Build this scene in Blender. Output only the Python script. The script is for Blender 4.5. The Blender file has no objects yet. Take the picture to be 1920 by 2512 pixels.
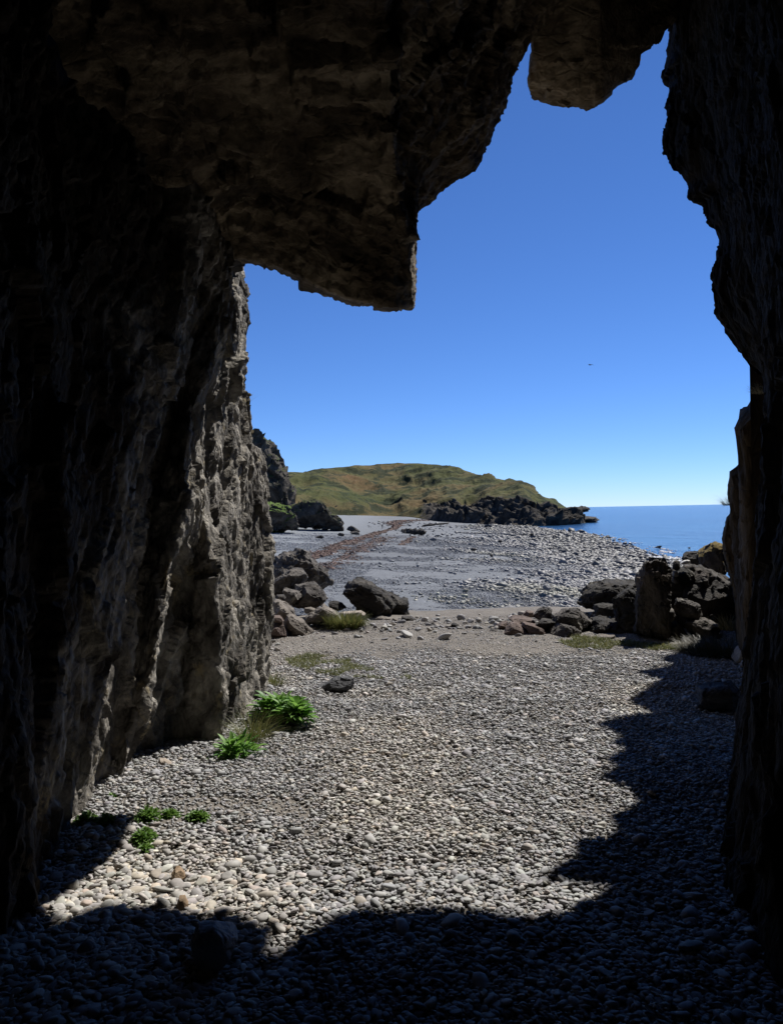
import bpy, math, random
import numpy as np
from mathutils import Matrix, Vector

random.seed(7)
rng = np.random.default_rng(11)
C = bpy.context.scene.collection
S = bpy.context.scene

# ------------------------------------------------------------------ camera model
F = 1943.0            # focal length in pixels of a 1920 x 2512 frame
ROLL = 0.0194
CU, CV = 960.0, 1252.8
EYE = 1.6
cr, sr = math.cos(ROLL), math.sin(ROLL)
RIGHT = np.array([cr, 0.0, -sr])
UP = np.array([sr, 0.0, cr])

def ray(u, v):
    return np.array([0, 1.0, 0]) + RIGHT * ((u - CU) / F) + UP * ((CV - v) / F)

def W(u, v, d):
    """point seen at (u, v) at distance d along the view axis"""
    return np.array([0, 0, EYE]) + ray(u, v) * d

SEA = -8.0

def smooth(a, b, x):
    t = np.clip((x - a) / (b - a), 0, 1)
    return t * t * (3 - 2 * t)

def beach_h(x, y):
    x = x + np.interp(y, [0, 147, 183, 260, 420], [20, 18, 12, -1, -3]) * smooth(5, 45, x)
    b = np.interp(x, [-200, -60, -35, 0, 30, 60, 100, 250, 400], [3, -2.0, -3.2, -5.0, -6.6, -8.0, -9.3, -14, -20])
    b = b + 2.3 * smooth(330, 640, y) * smooth(32, 12, x)
    return b

def H(x, y):
    x = np.asarray(x, float); y = np.asarray(y, float)
    q_ = np.stack([x * 0.45, x * 0 + 3.7, x * 0], -1)
    e_ = 0.55 * vnoise(q_, 880) + 0.3 * vnoise(q_ * 3.1, 881)
    s = smooth(10.8 + e_, 38, y)
    return beach_h(x, y) * s

def G(u, v, z=0.0):
    r = ray(u, v)
    return np.array([0, 0, EYE]) + r * ((z - EYE) / r[2])

def beach_hit(u, v):
    r = ray(u, v)
    d = 12.0
    for _ in range(4000):
        p = np.array([0, 0, EYE]) + r * d
        h = max(float(H(p[0], p[1])), SEA)
        if p[2] <= h:
            break
        d *= 1.004
    return p

# ------------------------------------------------------------------ numpy noise
def _hash(ix, iy, iz, seed):
    h = (ix.astype(np.int64) * 374761393 + iy.astype(np.int64) * 668265263 + iz.astype(np.int64) * 2147483647 + seed * 974711) & 0xFFFFFFFF
    h = ((h ^ (h >> 13)) * 1274126177) & 0xFFFFFFFF
    h = ((h ^ (h >> 16)) * 2246822519) & 0xFFFFFFFF
    h = h ^ (h >> 15)
    return (h & 0xFFFFFF) / float(0xFFFFFF) * 2 - 1

def vnoise(p, seed=0):
    p = np.asarray(p, float)
    i = np.floor(p).astype(np.int64); f = p - i
    w = f * f * f * (f * (f * 6 - 15) + 10)
    out = 0
    for dx in (0, 1):
        for dy in (0, 1):
            for dz in (0, 1):
                h = _hash(i[..., 0] + dx, i[..., 1] + dy, i[..., 2] + dz, seed)
                out = out + h * (w[..., 0] if dx else 1 - w[..., 0]) * (w[..., 1] if dy else 1 - w[..., 1]) * (w[..., 2] if dz else 1 - w[..., 2])
    return out

def fbm(p, oct=4, seed=0, gain=0.5):
    a, s, o = 1.0, 0.0, 0
    p = np.asarray(p, float)
    for k in range(oct):
        o = o + a * vnoise(p * (2.03 ** k) + k * 17.3, seed + k)
        a *= gain
    return o

def ridged(p, oct=4, seed=0):
    a, o = 1.0, 0
    p = np.asarray(p, float)
    for k in range(oct):
        o = o + a * (1 - 2.2 * np.abs(vnoise(p * (2.07 ** k) + k * 9.1, seed + k)))
        a *= 0.5
    return o

def cellular(p, seed=0):
    """distance to nearest point, and the id value of that cell"""
    p = np.asarray(p, float)
    i = np.floor(p).astype(np.int64); f = p - i
    best = np.full(p.shape[:-1], 9.0); cid = np.zeros(p.shape[:-1]); second = np.full(p.shape[:-1], 9.0)
    for dx in (-1, 0, 1):
        for dy in (-1, 0, 1):
            for dz in (-1, 0, 1):
                a, b, c = i[..., 0] + dx, i[..., 1] + dy, i[..., 2] + dz
                q = np.stack([dx + .5 + .5 * _hash(a, b, c, seed), dy + .5 + .5 * _hash(a, b, c, seed + 1), dz + .5 + .5 * _hash(a, b, c, seed + 2)], -1)
                dd = ((q - f) ** 2).sum(-1)
                m = dd < best
                second = np.where(m, best, np.minimum(second, dd))
                cid = np.where(m, _hash(a, b, c, seed + 3), cid)
                best = np.where(m, dd, best)
    return np.sqrt(best), np.sqrt(second), cid

def facets(p, seed=0, tilt=1.0):
    """random planes per cell: angular broken faces with ledges between them"""
    p = np.asarray(p, float)
    i = np.floor(p).astype(np.int64); f = p - i
    best = np.full(p.shape[:-1], 9.0); off = np.zeros(p.shape); ci = [np.zeros(p.shape[:-1], np.int64) for _ in range(3)]
    for dx in (-1, 0, 1):
        for dy in (-1, 0, 1):
            for dz in (-1, 0, 1):
                a, b, c = i[..., 0] + dx, i[..., 1] + dy, i[..., 2] + dz
                q = np.stack([dx + .5 + .5 * _hash(a, b, c, seed), dy + .5 + .5 * _hash(a, b, c, seed + 1), dz + .5 + .5 * _hash(a, b, c, seed + 2)], -1)
                o = f - q; dd = (o ** 2).sum(-1); m = dd < best
                best = np.where(m, dd, best); off = np.where(m[..., None], o, off)
                ci = [np.where(m, n_, o_) for n_, o_ in zip((a, b, c), ci)]
    n = np.stack([_hash(*ci, seed + 5), _hash(*ci, seed + 6), _hash(*ci, seed + 7)], -1)
    return 0.5 * _hash(*ci, seed + 3) + tilt * (off * n).sum(-1)

# ------------------------------------------------------------------ mesh helpers
def add_obj(name, me, mat, parent=None):
    o = bpy.data.objects.new(name, me)
    C.objects.link(o)
    if mat is not None:
        me.materials.append(mat)
    if parent is not None:
        o.parent = parent
    return o

def mesh_np(name, V, Fc, smooth_shade=True, col=None):
    V = np.ascontiguousarray(V, np.float32); Fc = np.ascontiguousarray(Fc, np.int32)
    me = bpy.data.meshes.new(name)
    n, k = Fc.shape
    me.vertices.add(len(V)); me.vertices.foreach_set('co', V.ravel())
    me.loops.add(n * k); me.loops.foreach_set('vertex_index', Fc.ravel())
    me.polygons.add(n)
    me.polygons.foreach_set('loop_start', np.arange(0, n * k, k, dtype=np.int32))
    me.polygons.foreach_set('loop_total', np.full(n, k, np.int32))
    me.polygons.foreach_set('use_smooth', np.full(n, smooth_shade))
    me.update(calc_edges=True)
    if col is not None:
        at = me.color_attributes.new('Col', 'FLOAT_COLOR', 'POINT')
        at.data.foreach_set('color', np.ascontiguousarray(np.concatenate([col, np.ones((len(col), 1))], 1), np.float32).ravel())
    return me

def grid_faces(nr, nc, wrap=False):
    r = np.arange(nr - 1)[:, None]
    c = np.arange(nc if wrap else nc - 1)[None, :]
    c2 = (c + 1) % nc
    a = r * nc + c; b = r * nc + c2; d = (r + 1) * nc + c2; e = (r + 1) * nc + c
    return np.stack([a, b, d, e], -1).reshape(-1, 4)

def grid_normals(P):
    du = np.gradient(P, axis=1); dv = np.gradient(P, axis=0)
    n = np.cross(du, dv)
    n /= np.linalg.norm(n, axis=-1, keepdims=True) + 1e-12
    return n

def blur(P, k):
    for _ in range(k):
        Q = P.copy()
        Q[1:-1] = (P[:-2] + 2 * P[1:-1] + P[2:]) / 4
        P = Q.copy()
        P[:, 1:-1] = (Q[:, :-2] + 2 * Q[:, 1:-1] + Q[:, 2:]) / 4
    return P

def tag(o, label=None, cat=None, group=None, kind=None):
    if label: o['label'] = label
    if cat: o['category'] = cat
    if group: o['group'] = group
    if kind: o['kind'] = kind
    return o

# ------------------------------------------------------------------ materials
class N:
    def __init__(self, name):
        m = bpy.data.materials.new(name); m.use_nodes = True
        self.m = m; self.t = m.node_tree; self.n = self.t.nodes; self.l = self.t.links
        self.b = self.n['Principled BSDF']
    def node(self, typ, **kw):
        x = self.n.new(typ)
        for k, v in kw.items():
            if k.startswith('i_'):
                x.inputs[k[2:].replace('_', ' ')].default_value = v
            else:
                setattr(x, k, v)
        return x
    def link(self, a, b): self.l.new(a, b)
    def coords(self, scale=(1, 1, 1), rot=(0, 0, 0), random_shift=True):
        tc = self.node('ShaderNodeTexCoord')
        mp = self.node('ShaderNodeMapping')
        mp.inputs['Scale'].default_value = scale; mp.inputs['Rotation'].default_value = rot
        out = tc.outputs['Object']
        if random_shift:
            oi = self.node('ShaderNodeObjectInfo')
            mu = self.node('ShaderNodeMath', operation='MULTIPLY'); mu.inputs[1].default_value = 37.0
            self.link(oi.outputs['Random'], mu.inputs[0])
            va = self.node('ShaderNodeVectorMath', operation='ADD')
            self.link(out, va.inputs[0]); self.link(mu.outputs[0], va.inputs[1])
            out = va.outputs[0]
        self.link(out, mp.inputs['Vector'])
        return mp.outputs['Vector']
    def noise(self, vec, scale, detail=8, rough=0.6, dist=0.0):
        x = self.node('ShaderNodeTexNoise')
        x.inputs['Scale'].default_value = scale; x.inputs['Detail'].default_value = detail
        x.inputs['Roughness'].default_value = rough; x.inputs['Distortion'].default_value = dist
        self.link(vec, x.inputs['Vector'])
        return x.outputs['Fac']
    def voro(self, vec, scale, feature='F1', out='Distance'):
        x = self.node('ShaderNodeTexVoronoi', feature=feature)
        x.inputs['Scale'].default_value = scale
        self.link(vec, x.inputs['Vector'])
        return x.outputs[out]
    def ramp(self, fac, stops):
        x = self.node('ShaderNodeValToRGB')
        e = x.color_ramp.elements
        while len(e) > 1: e.remove(e[-1])
        e[0].position = stops[0][0]; e[0].color = (*stops[0][1], 1)
        for p, c in stops[1:]:
            k = e.new(p); k.color = (*c, 1)
        self.link(fac, x.inputs['Fac'])
        return x.outputs['Color']
    def mix(self, fac, a, b, blend='MIX'):
        x = self.node('ShaderNodeMix', data_type='RGBA', blend_type=blend)
        if isinstance(fac, (int, float)): x.inputs[0].default_value = fac
        else: self.link(fac, x.inputs[0])
        for v, s in ((a, 6), (b, 7)):
            if isinstance(v, tuple): x.inputs[s].default_value = (*v, 1)
            else: self.link(v, x.inputs[s])
        return x.outputs[2]
    def math(self, op, a, b=None, clamp=False):
        x = self.node('ShaderNodeMath', operation=op); x.use_clamp = clamp
        for v, s in ((a, 0), (b, 1)):
            if v is None: continue
            if isinstance(v, (int, float)): x.inputs[s].default_value = v
            else: self.link(v, x.inputs[s])
        return x.outputs[0]
    def bump(self, h, strength, dist, prev=None):
        x = self.node('ShaderNodeBump'); x.inputs['Strength'].default_value = strength; x.inputs['Distance'].default_value = dist
        self.link(h, x.inputs['Height'])
        if prev is not None: self.link(prev, x.inputs['Normal'])
        return x.outputs['Normal']
    def maprange(self, v, a, b, c=0.0, d=1.0):
        x = self.node('ShaderNodeMapRange')
        x.inputs[1].default_value = a; x.inputs[2].default_value = b; x.inputs[3].default_value = c; x.inputs[4].default_value = d
        self.link(v, x.inputs[0]); return x.outputs[0]
    def out(self, color=None, normal=None, rough=0.85, spec=0.3):
        if color is not None:
            if isinstance(color, tuple): self.b.inputs['Base Color'].default_value = (*color, 1)
            else: self.link(color, self.b.inputs['Base Color'])
        if normal is not None: self.link(normal, self.b.inputs['Normal'])
        self.b.inputs['Roughness'].default_value = rough
        self.b.inputs['Specular IOR Level'].default_value = spec
        return self.m

def rock_mat(name, c_dark, c_mid, c_light, sc=3.0, stretch=(1, 1, 1), rot=(0, 0, 0), bump=0.03, lichen=None, shift=True, pits=0.0, fine=1.0, painted_shade=None):
    k = N(name)
    v = k.coords(stretch, rot, shift)
    n1 = k.noise(v, sc, 10, 0.62, 0.4)
    col = k.ramp(n1, [(0.30, c_dark), (0.48, c_mid), (0.66, c_light)])
    n2 = k.noise(v, sc * 7, 6, 0.6)
    col = k.mix(k.maprange(n2, 0.35, 0.75, 0, 0.55), col, c_dark)
    if lichen:
        n3 = k.noise(v, sc * 1.6, 6, 0.7, 0.8)
        col = k.mix(k.maprange(n3, 0.58, 0.68, 0, 0.8), col, lichen)
    if painted_shade:      # shade painted into the inner wall colour, mask stored on the mesh
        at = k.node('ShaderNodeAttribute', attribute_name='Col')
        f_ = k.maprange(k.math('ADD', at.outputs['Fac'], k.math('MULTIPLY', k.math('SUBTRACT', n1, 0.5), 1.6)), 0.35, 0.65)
        col = k.mix(k.math('MULTIPLY', f_, 0.92), col, k.mix(n2, painted_shade, tuple(2.2 * c for c in painted_shade)))
    cr_ = k.voro(v, sc * 2.2, 'DISTANCE_TO_EDGE')
    crack = k.maprange(cr_, 0.0, 0.05)
    h = k.math('ADD', k.math('MULTIPLY', n1, 1.6), k.math('MULTIPLY', n2, 0.5 * fine))
    nrm = k.bump(h, 0.9, bump)
    nrm = k.bump(crack, 0.35, bump * 0.5, nrm)
    if pits:
        pv = k.voro(v, sc * 9, 'SMOOTH_F1')
        nrm = k.bump(pv, pits, bump * 0.5, nrm)
    return k.out(col, nrm, 0.9, 0.2)

M = {}
# strata in the walls run up and away
M['cave_left'] = rock_mat('cave_rock_left', (0.024, 0.021, 0.018), (0.165, 0.15, 0.13), (0.45, 0.415, 0.36), 2.3, (1.5, 1.5, 0.95), (0.28, -0.12, 0.3), 0.05, (0.34, 0.28, 0.17), False, 0.45, painted_shade=(0.016, 0.012, 0.009))
M['cave_roof'] = rock_mat('cave_rock_roof', (0.016, 0.012, 0.008), (0.10, 0.074, 0.047), (0.32, 0.255, 0.175), 1.7, (1, 1.3, 1.6), (0, 0, 0.4), 0.07, (0.30, 0.25, 0.18), False, 0.2)
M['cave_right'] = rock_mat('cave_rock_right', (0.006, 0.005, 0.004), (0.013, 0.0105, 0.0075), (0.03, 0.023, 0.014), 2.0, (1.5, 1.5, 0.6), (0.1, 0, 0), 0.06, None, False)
M['crag'] = rock_mat('crag_rock', (0.016, 0.012, 0.008), (0.05, 0.035, 0.02), (0.105, 0.072, 0.038), 2.0, (1.5, 1.5, 0.6), (0, 0, 0), 0.05, None)
M['black_rock'] = rock_mat('black_rock', (0.012, 0.011, 0.010), (0.034, 0.030, 0.026), (0.10, 0.088, 0.072), 2.2, (1, 1, 2.2), (0.0, 0.45, 0), 0.05)
M['grey_rock'] = rock_mat('grey_rock', (0.024, 0.021, 0.019), (0.075, 0.066, 0.058), (0.19, 0.168, 0.145), 2.4, (1, 1, 1.6), (0.2, 0.3, 0), 0.05, (0.30, 0.28, 0.24))
M['tan_rock'] = rock_mat('tan_rock', (0.07, 0.06, 0.052), (0.16, 0.138, 0.115), (0.27, 0.235, 0.20), 3.0, (1, 1, 2), (0.2, 0.5, 0), 0.03)
M['red_rock'] = rock_mat('red_rock', (0.05, 0.038, 0.032), (0.115, 0.083, 0.069), (0.20, 0.155, 0.132), 3.0, (1, 1, 2), (0.3, 0.2, 0), 0.03)
M['shore_rock'] = rock_mat('shore_rock', (0.015, 0.014, 0.014), (0.045, 0.04, 0.036), (0.11, 0.10, 0.09), 0.8, (1, 1, 1.5), (0.2, 0.2, 0), 0.25)
M['slate'] = rock_mat('slate', (0.03, 0.03, 0.032), (0.075, 0.075, 0.078), (0.16, 0.16, 0.16), 6.0, (1, 1, 3), (0.2, 0.2, 0), 0.012)
M['pale_stone'] = rock_mat('pale_stone', (0.22, 0.18, 0.145), (0.34, 0.29, 0.24), (0.45, 0.40, 0.34), 9.0, (1, 1, 1), (0, 0, 0), 0.005)
M['ochre_stone'] = rock_mat('ochre_stone', (0.17, 0.115, 0.07), (0.28, 0.20, 0.13), (0.38, 0.29, 0.20), 10.0, (1, 1, 1), (0, 0, 0), 0.005)
M['grey_stone'] = rock_mat('grey_stone', (0.13, 0.125, 0.12), (0.20, 0.195, 0.19), (0.28, 0.275, 0.265), 9.0, (1, 1, 1), (0, 0, 0), 0.005)
M['light_stone'] = rock_mat('light_stone', (0.30, 0.30, 0.30), (0.40, 0.40, 0.40), (0.5, 0.5, 0.49), 8.0, (1, 1, 1), (0, 0, 0), 0.006)
M['white_stone'] = rock_mat('white_stone', (0.4, 0.39, 0.37), (0.55, 0.53, 0.5), (0.65, 0.63, 0.6), 9.0, (1, 1, 1), (0, 0, 0), 0.004)

def pebble_material(name, rough=0.75, sp=60):
    k = N(name)
    a = k.node('ShaderNodeAttribute', attribute_name='Col')
    v = k.coords((1, 1, 1), (0, 0, 0), False)
    n = k.noise(v, sp, 4, 0.6)
    col = k.mix(k.maprange(n, 0.3, 0.7, 0.0, 0.35), a.outputs['Color'], (0.08, 0.075, 0.07))
    return k.out(col, k.bump(n, 0.3, 0.12 / sp), rough, 0.35)
M['pebble'] = pebble_material('pebble_stone')
M['cobble'] = pebble_material('cobble_stone', 0.6, 5)
M['weed'] = pebble_material('dry_seaweed', 0.9, 8)

def leaf_material(name, c1, c2, trans=0.35):
    k = N(name)
    a = k.node('ShaderNodeAttribute', attribute_name='Col')
    col = k.mix(a.outputs['Fac'], c1, c2)
    k.out(col, None, 0.5, 0.35)
    t = k.node('ShaderNodeBsdfTranslucent'); k.link(col, t.inputs['Color'])
    mx = k.node('ShaderNodeMixShader'); mx.inputs[0].default_value = trans
    k.link(k.b.outputs[0], mx.inputs[1]); k.link(t.outputs[0], mx.inputs[2])
    o = k.n['Material Output']; k.link(mx.outputs[0], o.inputs['Surface'])
    return k.m
M['leaf'] = leaf_material('green_leaf', (0.06, 0.17, 0.02), (0.20, 0.36, 0.07), 0.45)
M['herb'] = leaf_material('herb_leaf', (0.06, 0.14, 0.018), (0.16, 0.27, 0.05), 0.4)
M['dry_grass'] = leaf_material('dry_grass', (0.10, 0.095, 0.03), (0.30, 0.23, 0.11), 0.3)
M['dry_grass_painted_shade'] = leaf_material('dry_grass_painted_shade', (0.03, 0.032, 0.012), (0.09, 0.075, 0.035), 0.25)  # dry grass tones darkened to stand for the shade on the mound
M['grass'] = leaf_material('green_grass', (0.07, 0.10, 0.025), (0.22, 0.20, 0.07), 0.3)

# terrace ground: gritty soil between and under the pebbles
def terrace_mat():
    k = N('gritty_soil')
    v = k.coords((1, 1, 1), (0, 0, 0), False)
    n = k.noise(v, 1.3, 8, 0.6)
    n2 = k.noise(v, 28, 6, 0.7)
    col = k.ramp(n, [(0.3, (0.14, 0.126, 0.11)), (0.5, (0.175, 0.158, 0.138)), (0.7, (0.215, 0.195, 0.17))])
    col = k.mix(k.maprange(n2, 0.35, 0.7, 0, 0.6), col, (0.10, 0.085, 0.07))
    vo = k.voro(v, 45, 'F1')
    vc = k.voro(v, 45, 'F1', 'Color')
    hs = k.node('ShaderNodeRGBToBW'); k.link(vc, hs.inputs[0])
    col = k.mix(k.math('MULTIPLY', k.maprange(vo, 0.25, 0.45, 1, 0), 0.7), col, k.ramp(hs.outputs[0], [(0.2, (0.10, 0.095, 0.09)), (0.6, (0.22, 0.20, 0.18)), (0.85, (0.36, 0.33, 0.29))]))
    nrm = k.bump(k.maprange(vo, 0.1, 0.6, 1, 0), 0.8, 0.008)
    nrm = k.bump(n2, 0.6, 0.01, nrm)
    return k.out(col, nrm, 0.95, 0.15)
M['terrace'] = terrace_mat()

def beach_mat():
    k = N('shingle')
    v = k.coords((1, 1, 1), (0, 0, 0), False)
    big = k.noise(v, 0.045, 5, 0.6)
    col = k.ramp(big, [(0.35, (0.09, 0.099, 0.109)), (0.5, (0.115, 0.125, 0.137)), (0.65, (0.15, 0.16, 0.172))])
    vc = k.voro(v, 6.0, 'F1', 'Color'); vd = k.voro(v, 6.0, 'F1')
    bw = k.node('ShaderNodeRGBToBW'); k.link(vc, bw.inputs[0])
    tint = k.ramp(bw.outputs[0], [(0.15, (0.05, 0.05, 0.055)), (0.5, (0.16, 0.165, 0.175)), (0.8, (0.24, 0.245, 0.25))])
    col = k.mix(0.3, col, tint)
    sx = k.node('ShaderNodeSeparateXYZ'); k.link(v, sx.inputs[0])
    dry = k.maprange(k.math('ADD', sx.outputs['X'], k.math('MULTIPLY', k.math('SUBTRACT', big, 0.5), 26.0)), -4.0, -20.0)
    col = k.mix(k.math('MULTIPLY', dry, 0.75), col, (0.19, 0.207, 0.222))
    n2 = k.noise(v, 9.0, 5, 0.7)
    col = k.mix(k.maprange(n2, 0.4, 0.7, 0, 0.3), col, (0.07, 0.072, 0.078))
    nrm = k.bump(k.maprange(vd, 0.0, 0.6, 1, 0), 0.6, 0.05)
    nrm = k.bump(n2, 0.6, 0.06, nrm)
    return k.out(col, nrm, 0.85, 0.25)
M['beach'] = beach_mat()

def sea_mat():
    k = N('sea_water')
    v = k.coords((1, 0.55, 1), (0, 0, 0.5), False)
    n = k.noise(v, 0.35, 6, 0.62)
    n2 = k.noise(v, 0.06, 3, 0.5)
    big = k.noise(v, 0.012, 3, 0.5)
    col = k.ramp(big, [(0.35, (0.008, 0.05, 0.14)), (0.65, (0.018, 0.09, 0.20))])
    nrm = k.bump(n2, 0.7, 2.2)
    nrm = k.bump(n, 0.9, 0.9, nrm)
    k.out(col, nrm, 0.16, 0.5)
    k.b.inputs['IOR'].default_value = 1.33
    return k.m
M['sea'] = sea_mat()

def hill_mat():
    k = N('hill_turf')
    v = k.coords((1, 1, 1.6), (0, 0, 0), False)
    geo = k.node('ShaderNodeNewGeometry')
    sx = k.node('ShaderNodeSeparateXYZ'); k.link(geo.outputs['Normal'], sx.inputs[0])
    n = k.noise(v, 0.012, 7, 0.6, 0.3)
    col = k.ramp(n, [(0.32, (0.042, 0.056, 0.016)), (0.46, (0.075, 0.078, 0.025)), (0.56, (0.105, 0.085, 0.034)), (0.7, (0.13, 0.08, 0.035))])
    n2 = k.noise(v, 0.045, 7, 0.65)
    col = k.mix(k.maprange(n2, 0.50, 0.57, 0, 0.92), col, (0.018, 0.026, 0.011))
    n3 = k.noise(v, 0.35, 5, 0.7)
    col = k.mix(k.maprange(n3, 0.4, 0.7, 0, 0.35), col, (0.04, 0.04, 0.018))
    rk = k.noise(v, 0.12, 8, 0.7, 0.5)
    rock = k.ramp(rk, [(0.35, (0.014, 0.013, 0.011)), (0.52, (0.05, 0.044, 0.037)), (0.70, (0.13, 0.115, 0.095))])
    att = k.node('ShaderNodeAttribute', attribute_name='Col')
    fac = k.math('ADD', k.maprange(sx.outputs['Z'], 0.62, 0.40), att.outputs['Fac'], True)
    fac = k.maprange(k.math('ADD', fac, k.math('MULTIPLY', k.math('SUBTRACT', rk, 0.5), 1.1)), 0.4, 0.6)
    col = k.mix(fac, col, rock)
    nrm = k.bump(n3, 0.6, 1.2)
    nrm = k.bump(rk, 0.7, 3.0, nrm)
    return k.out(col, nrm, 0.95, 0.1)
M['hill'] = hill_mat()

def cliff_mat(name, grass, gl=0.62):
    k = N(name)
    v = k.coords((1, 1, 0.8), (0, 0, 0), True)
    geo = k.node('ShaderNodeNewGeometry')
    sx = k.node('ShaderNodeSeparateXYZ'); k.link(geo.outputs['Normal'], sx.inputs[0])
    rk = k.noise(v, 0.35, 9, 0.7, 0.5)
    rock = k.ramp(rk, [(0.35, (0.022, 0.019, 0.016)), (0.52, (0.075, 0.064, 0.052)), (0.72, (0.18, 0.155, 0.125))])
    f = k.maprange(k.math('ADD', sx.outputs['Z'], k.math('MULTIPLY', k.math('SUBTRACT', rk, 0.5), 1.4)), gl, gl + 0.2)
    col = k.mix(f, rock, grass)
    n2 = k.noise(v, 2.0, 6, 0.7)
    nrm = k.bump(rk, 0.9, 1.4); nrm = k.bump(n2, 0.6, 0.3, nrm)
    return k.out(col, nrm, 0.95, 0.15)
M['cliff'] = cliff_mat('sea_cliff', (0.055, 0.065, 0.022))
M['green_crag'] = cliff_mat('turfed_crag', (0.10, 0.15, 0.03), 0.5)
M['mossy'] = None
def mossy_mat():
    k = N('mossy_rock')
    v = k.coords((1, 1, 1), (0, 0, 0), True)
    geo = k.node('ShaderNodeNewGeometry')
    sx = k.node('ShaderNodeSeparateXYZ'); k.link(geo.outputs['Normal'], sx.inputs[0])
    rk = k.noise(v, 4.0, 9, 0.7, 0.5)
    rock = k.ramp(rk, [(0.35, (0.016, 0.014, 0.014)), (0.52, (0.045, 0.04, 0.038)), (0.72, (0.11, 0.095, 0.085))])
    f = k.maprange(k.math('ADD', sx.outputs['Z'], k.math('MULTIPLY', k.math('SUBTRACT', rk, 0.5), 1.4)), 0.4, 0.65)
    col = k.mix(f, rock, (0.14, 0.10, 0.03))
    nrm = k.bump(rk, 0.9, 0.06)
    return k.out(col, nrm, 0.95, 0.15)
M['mossy'] = mossy_mat()

def plain(name, c, rough=0.8):
    return N(name).out(c, None, rough, 0.3)

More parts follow.
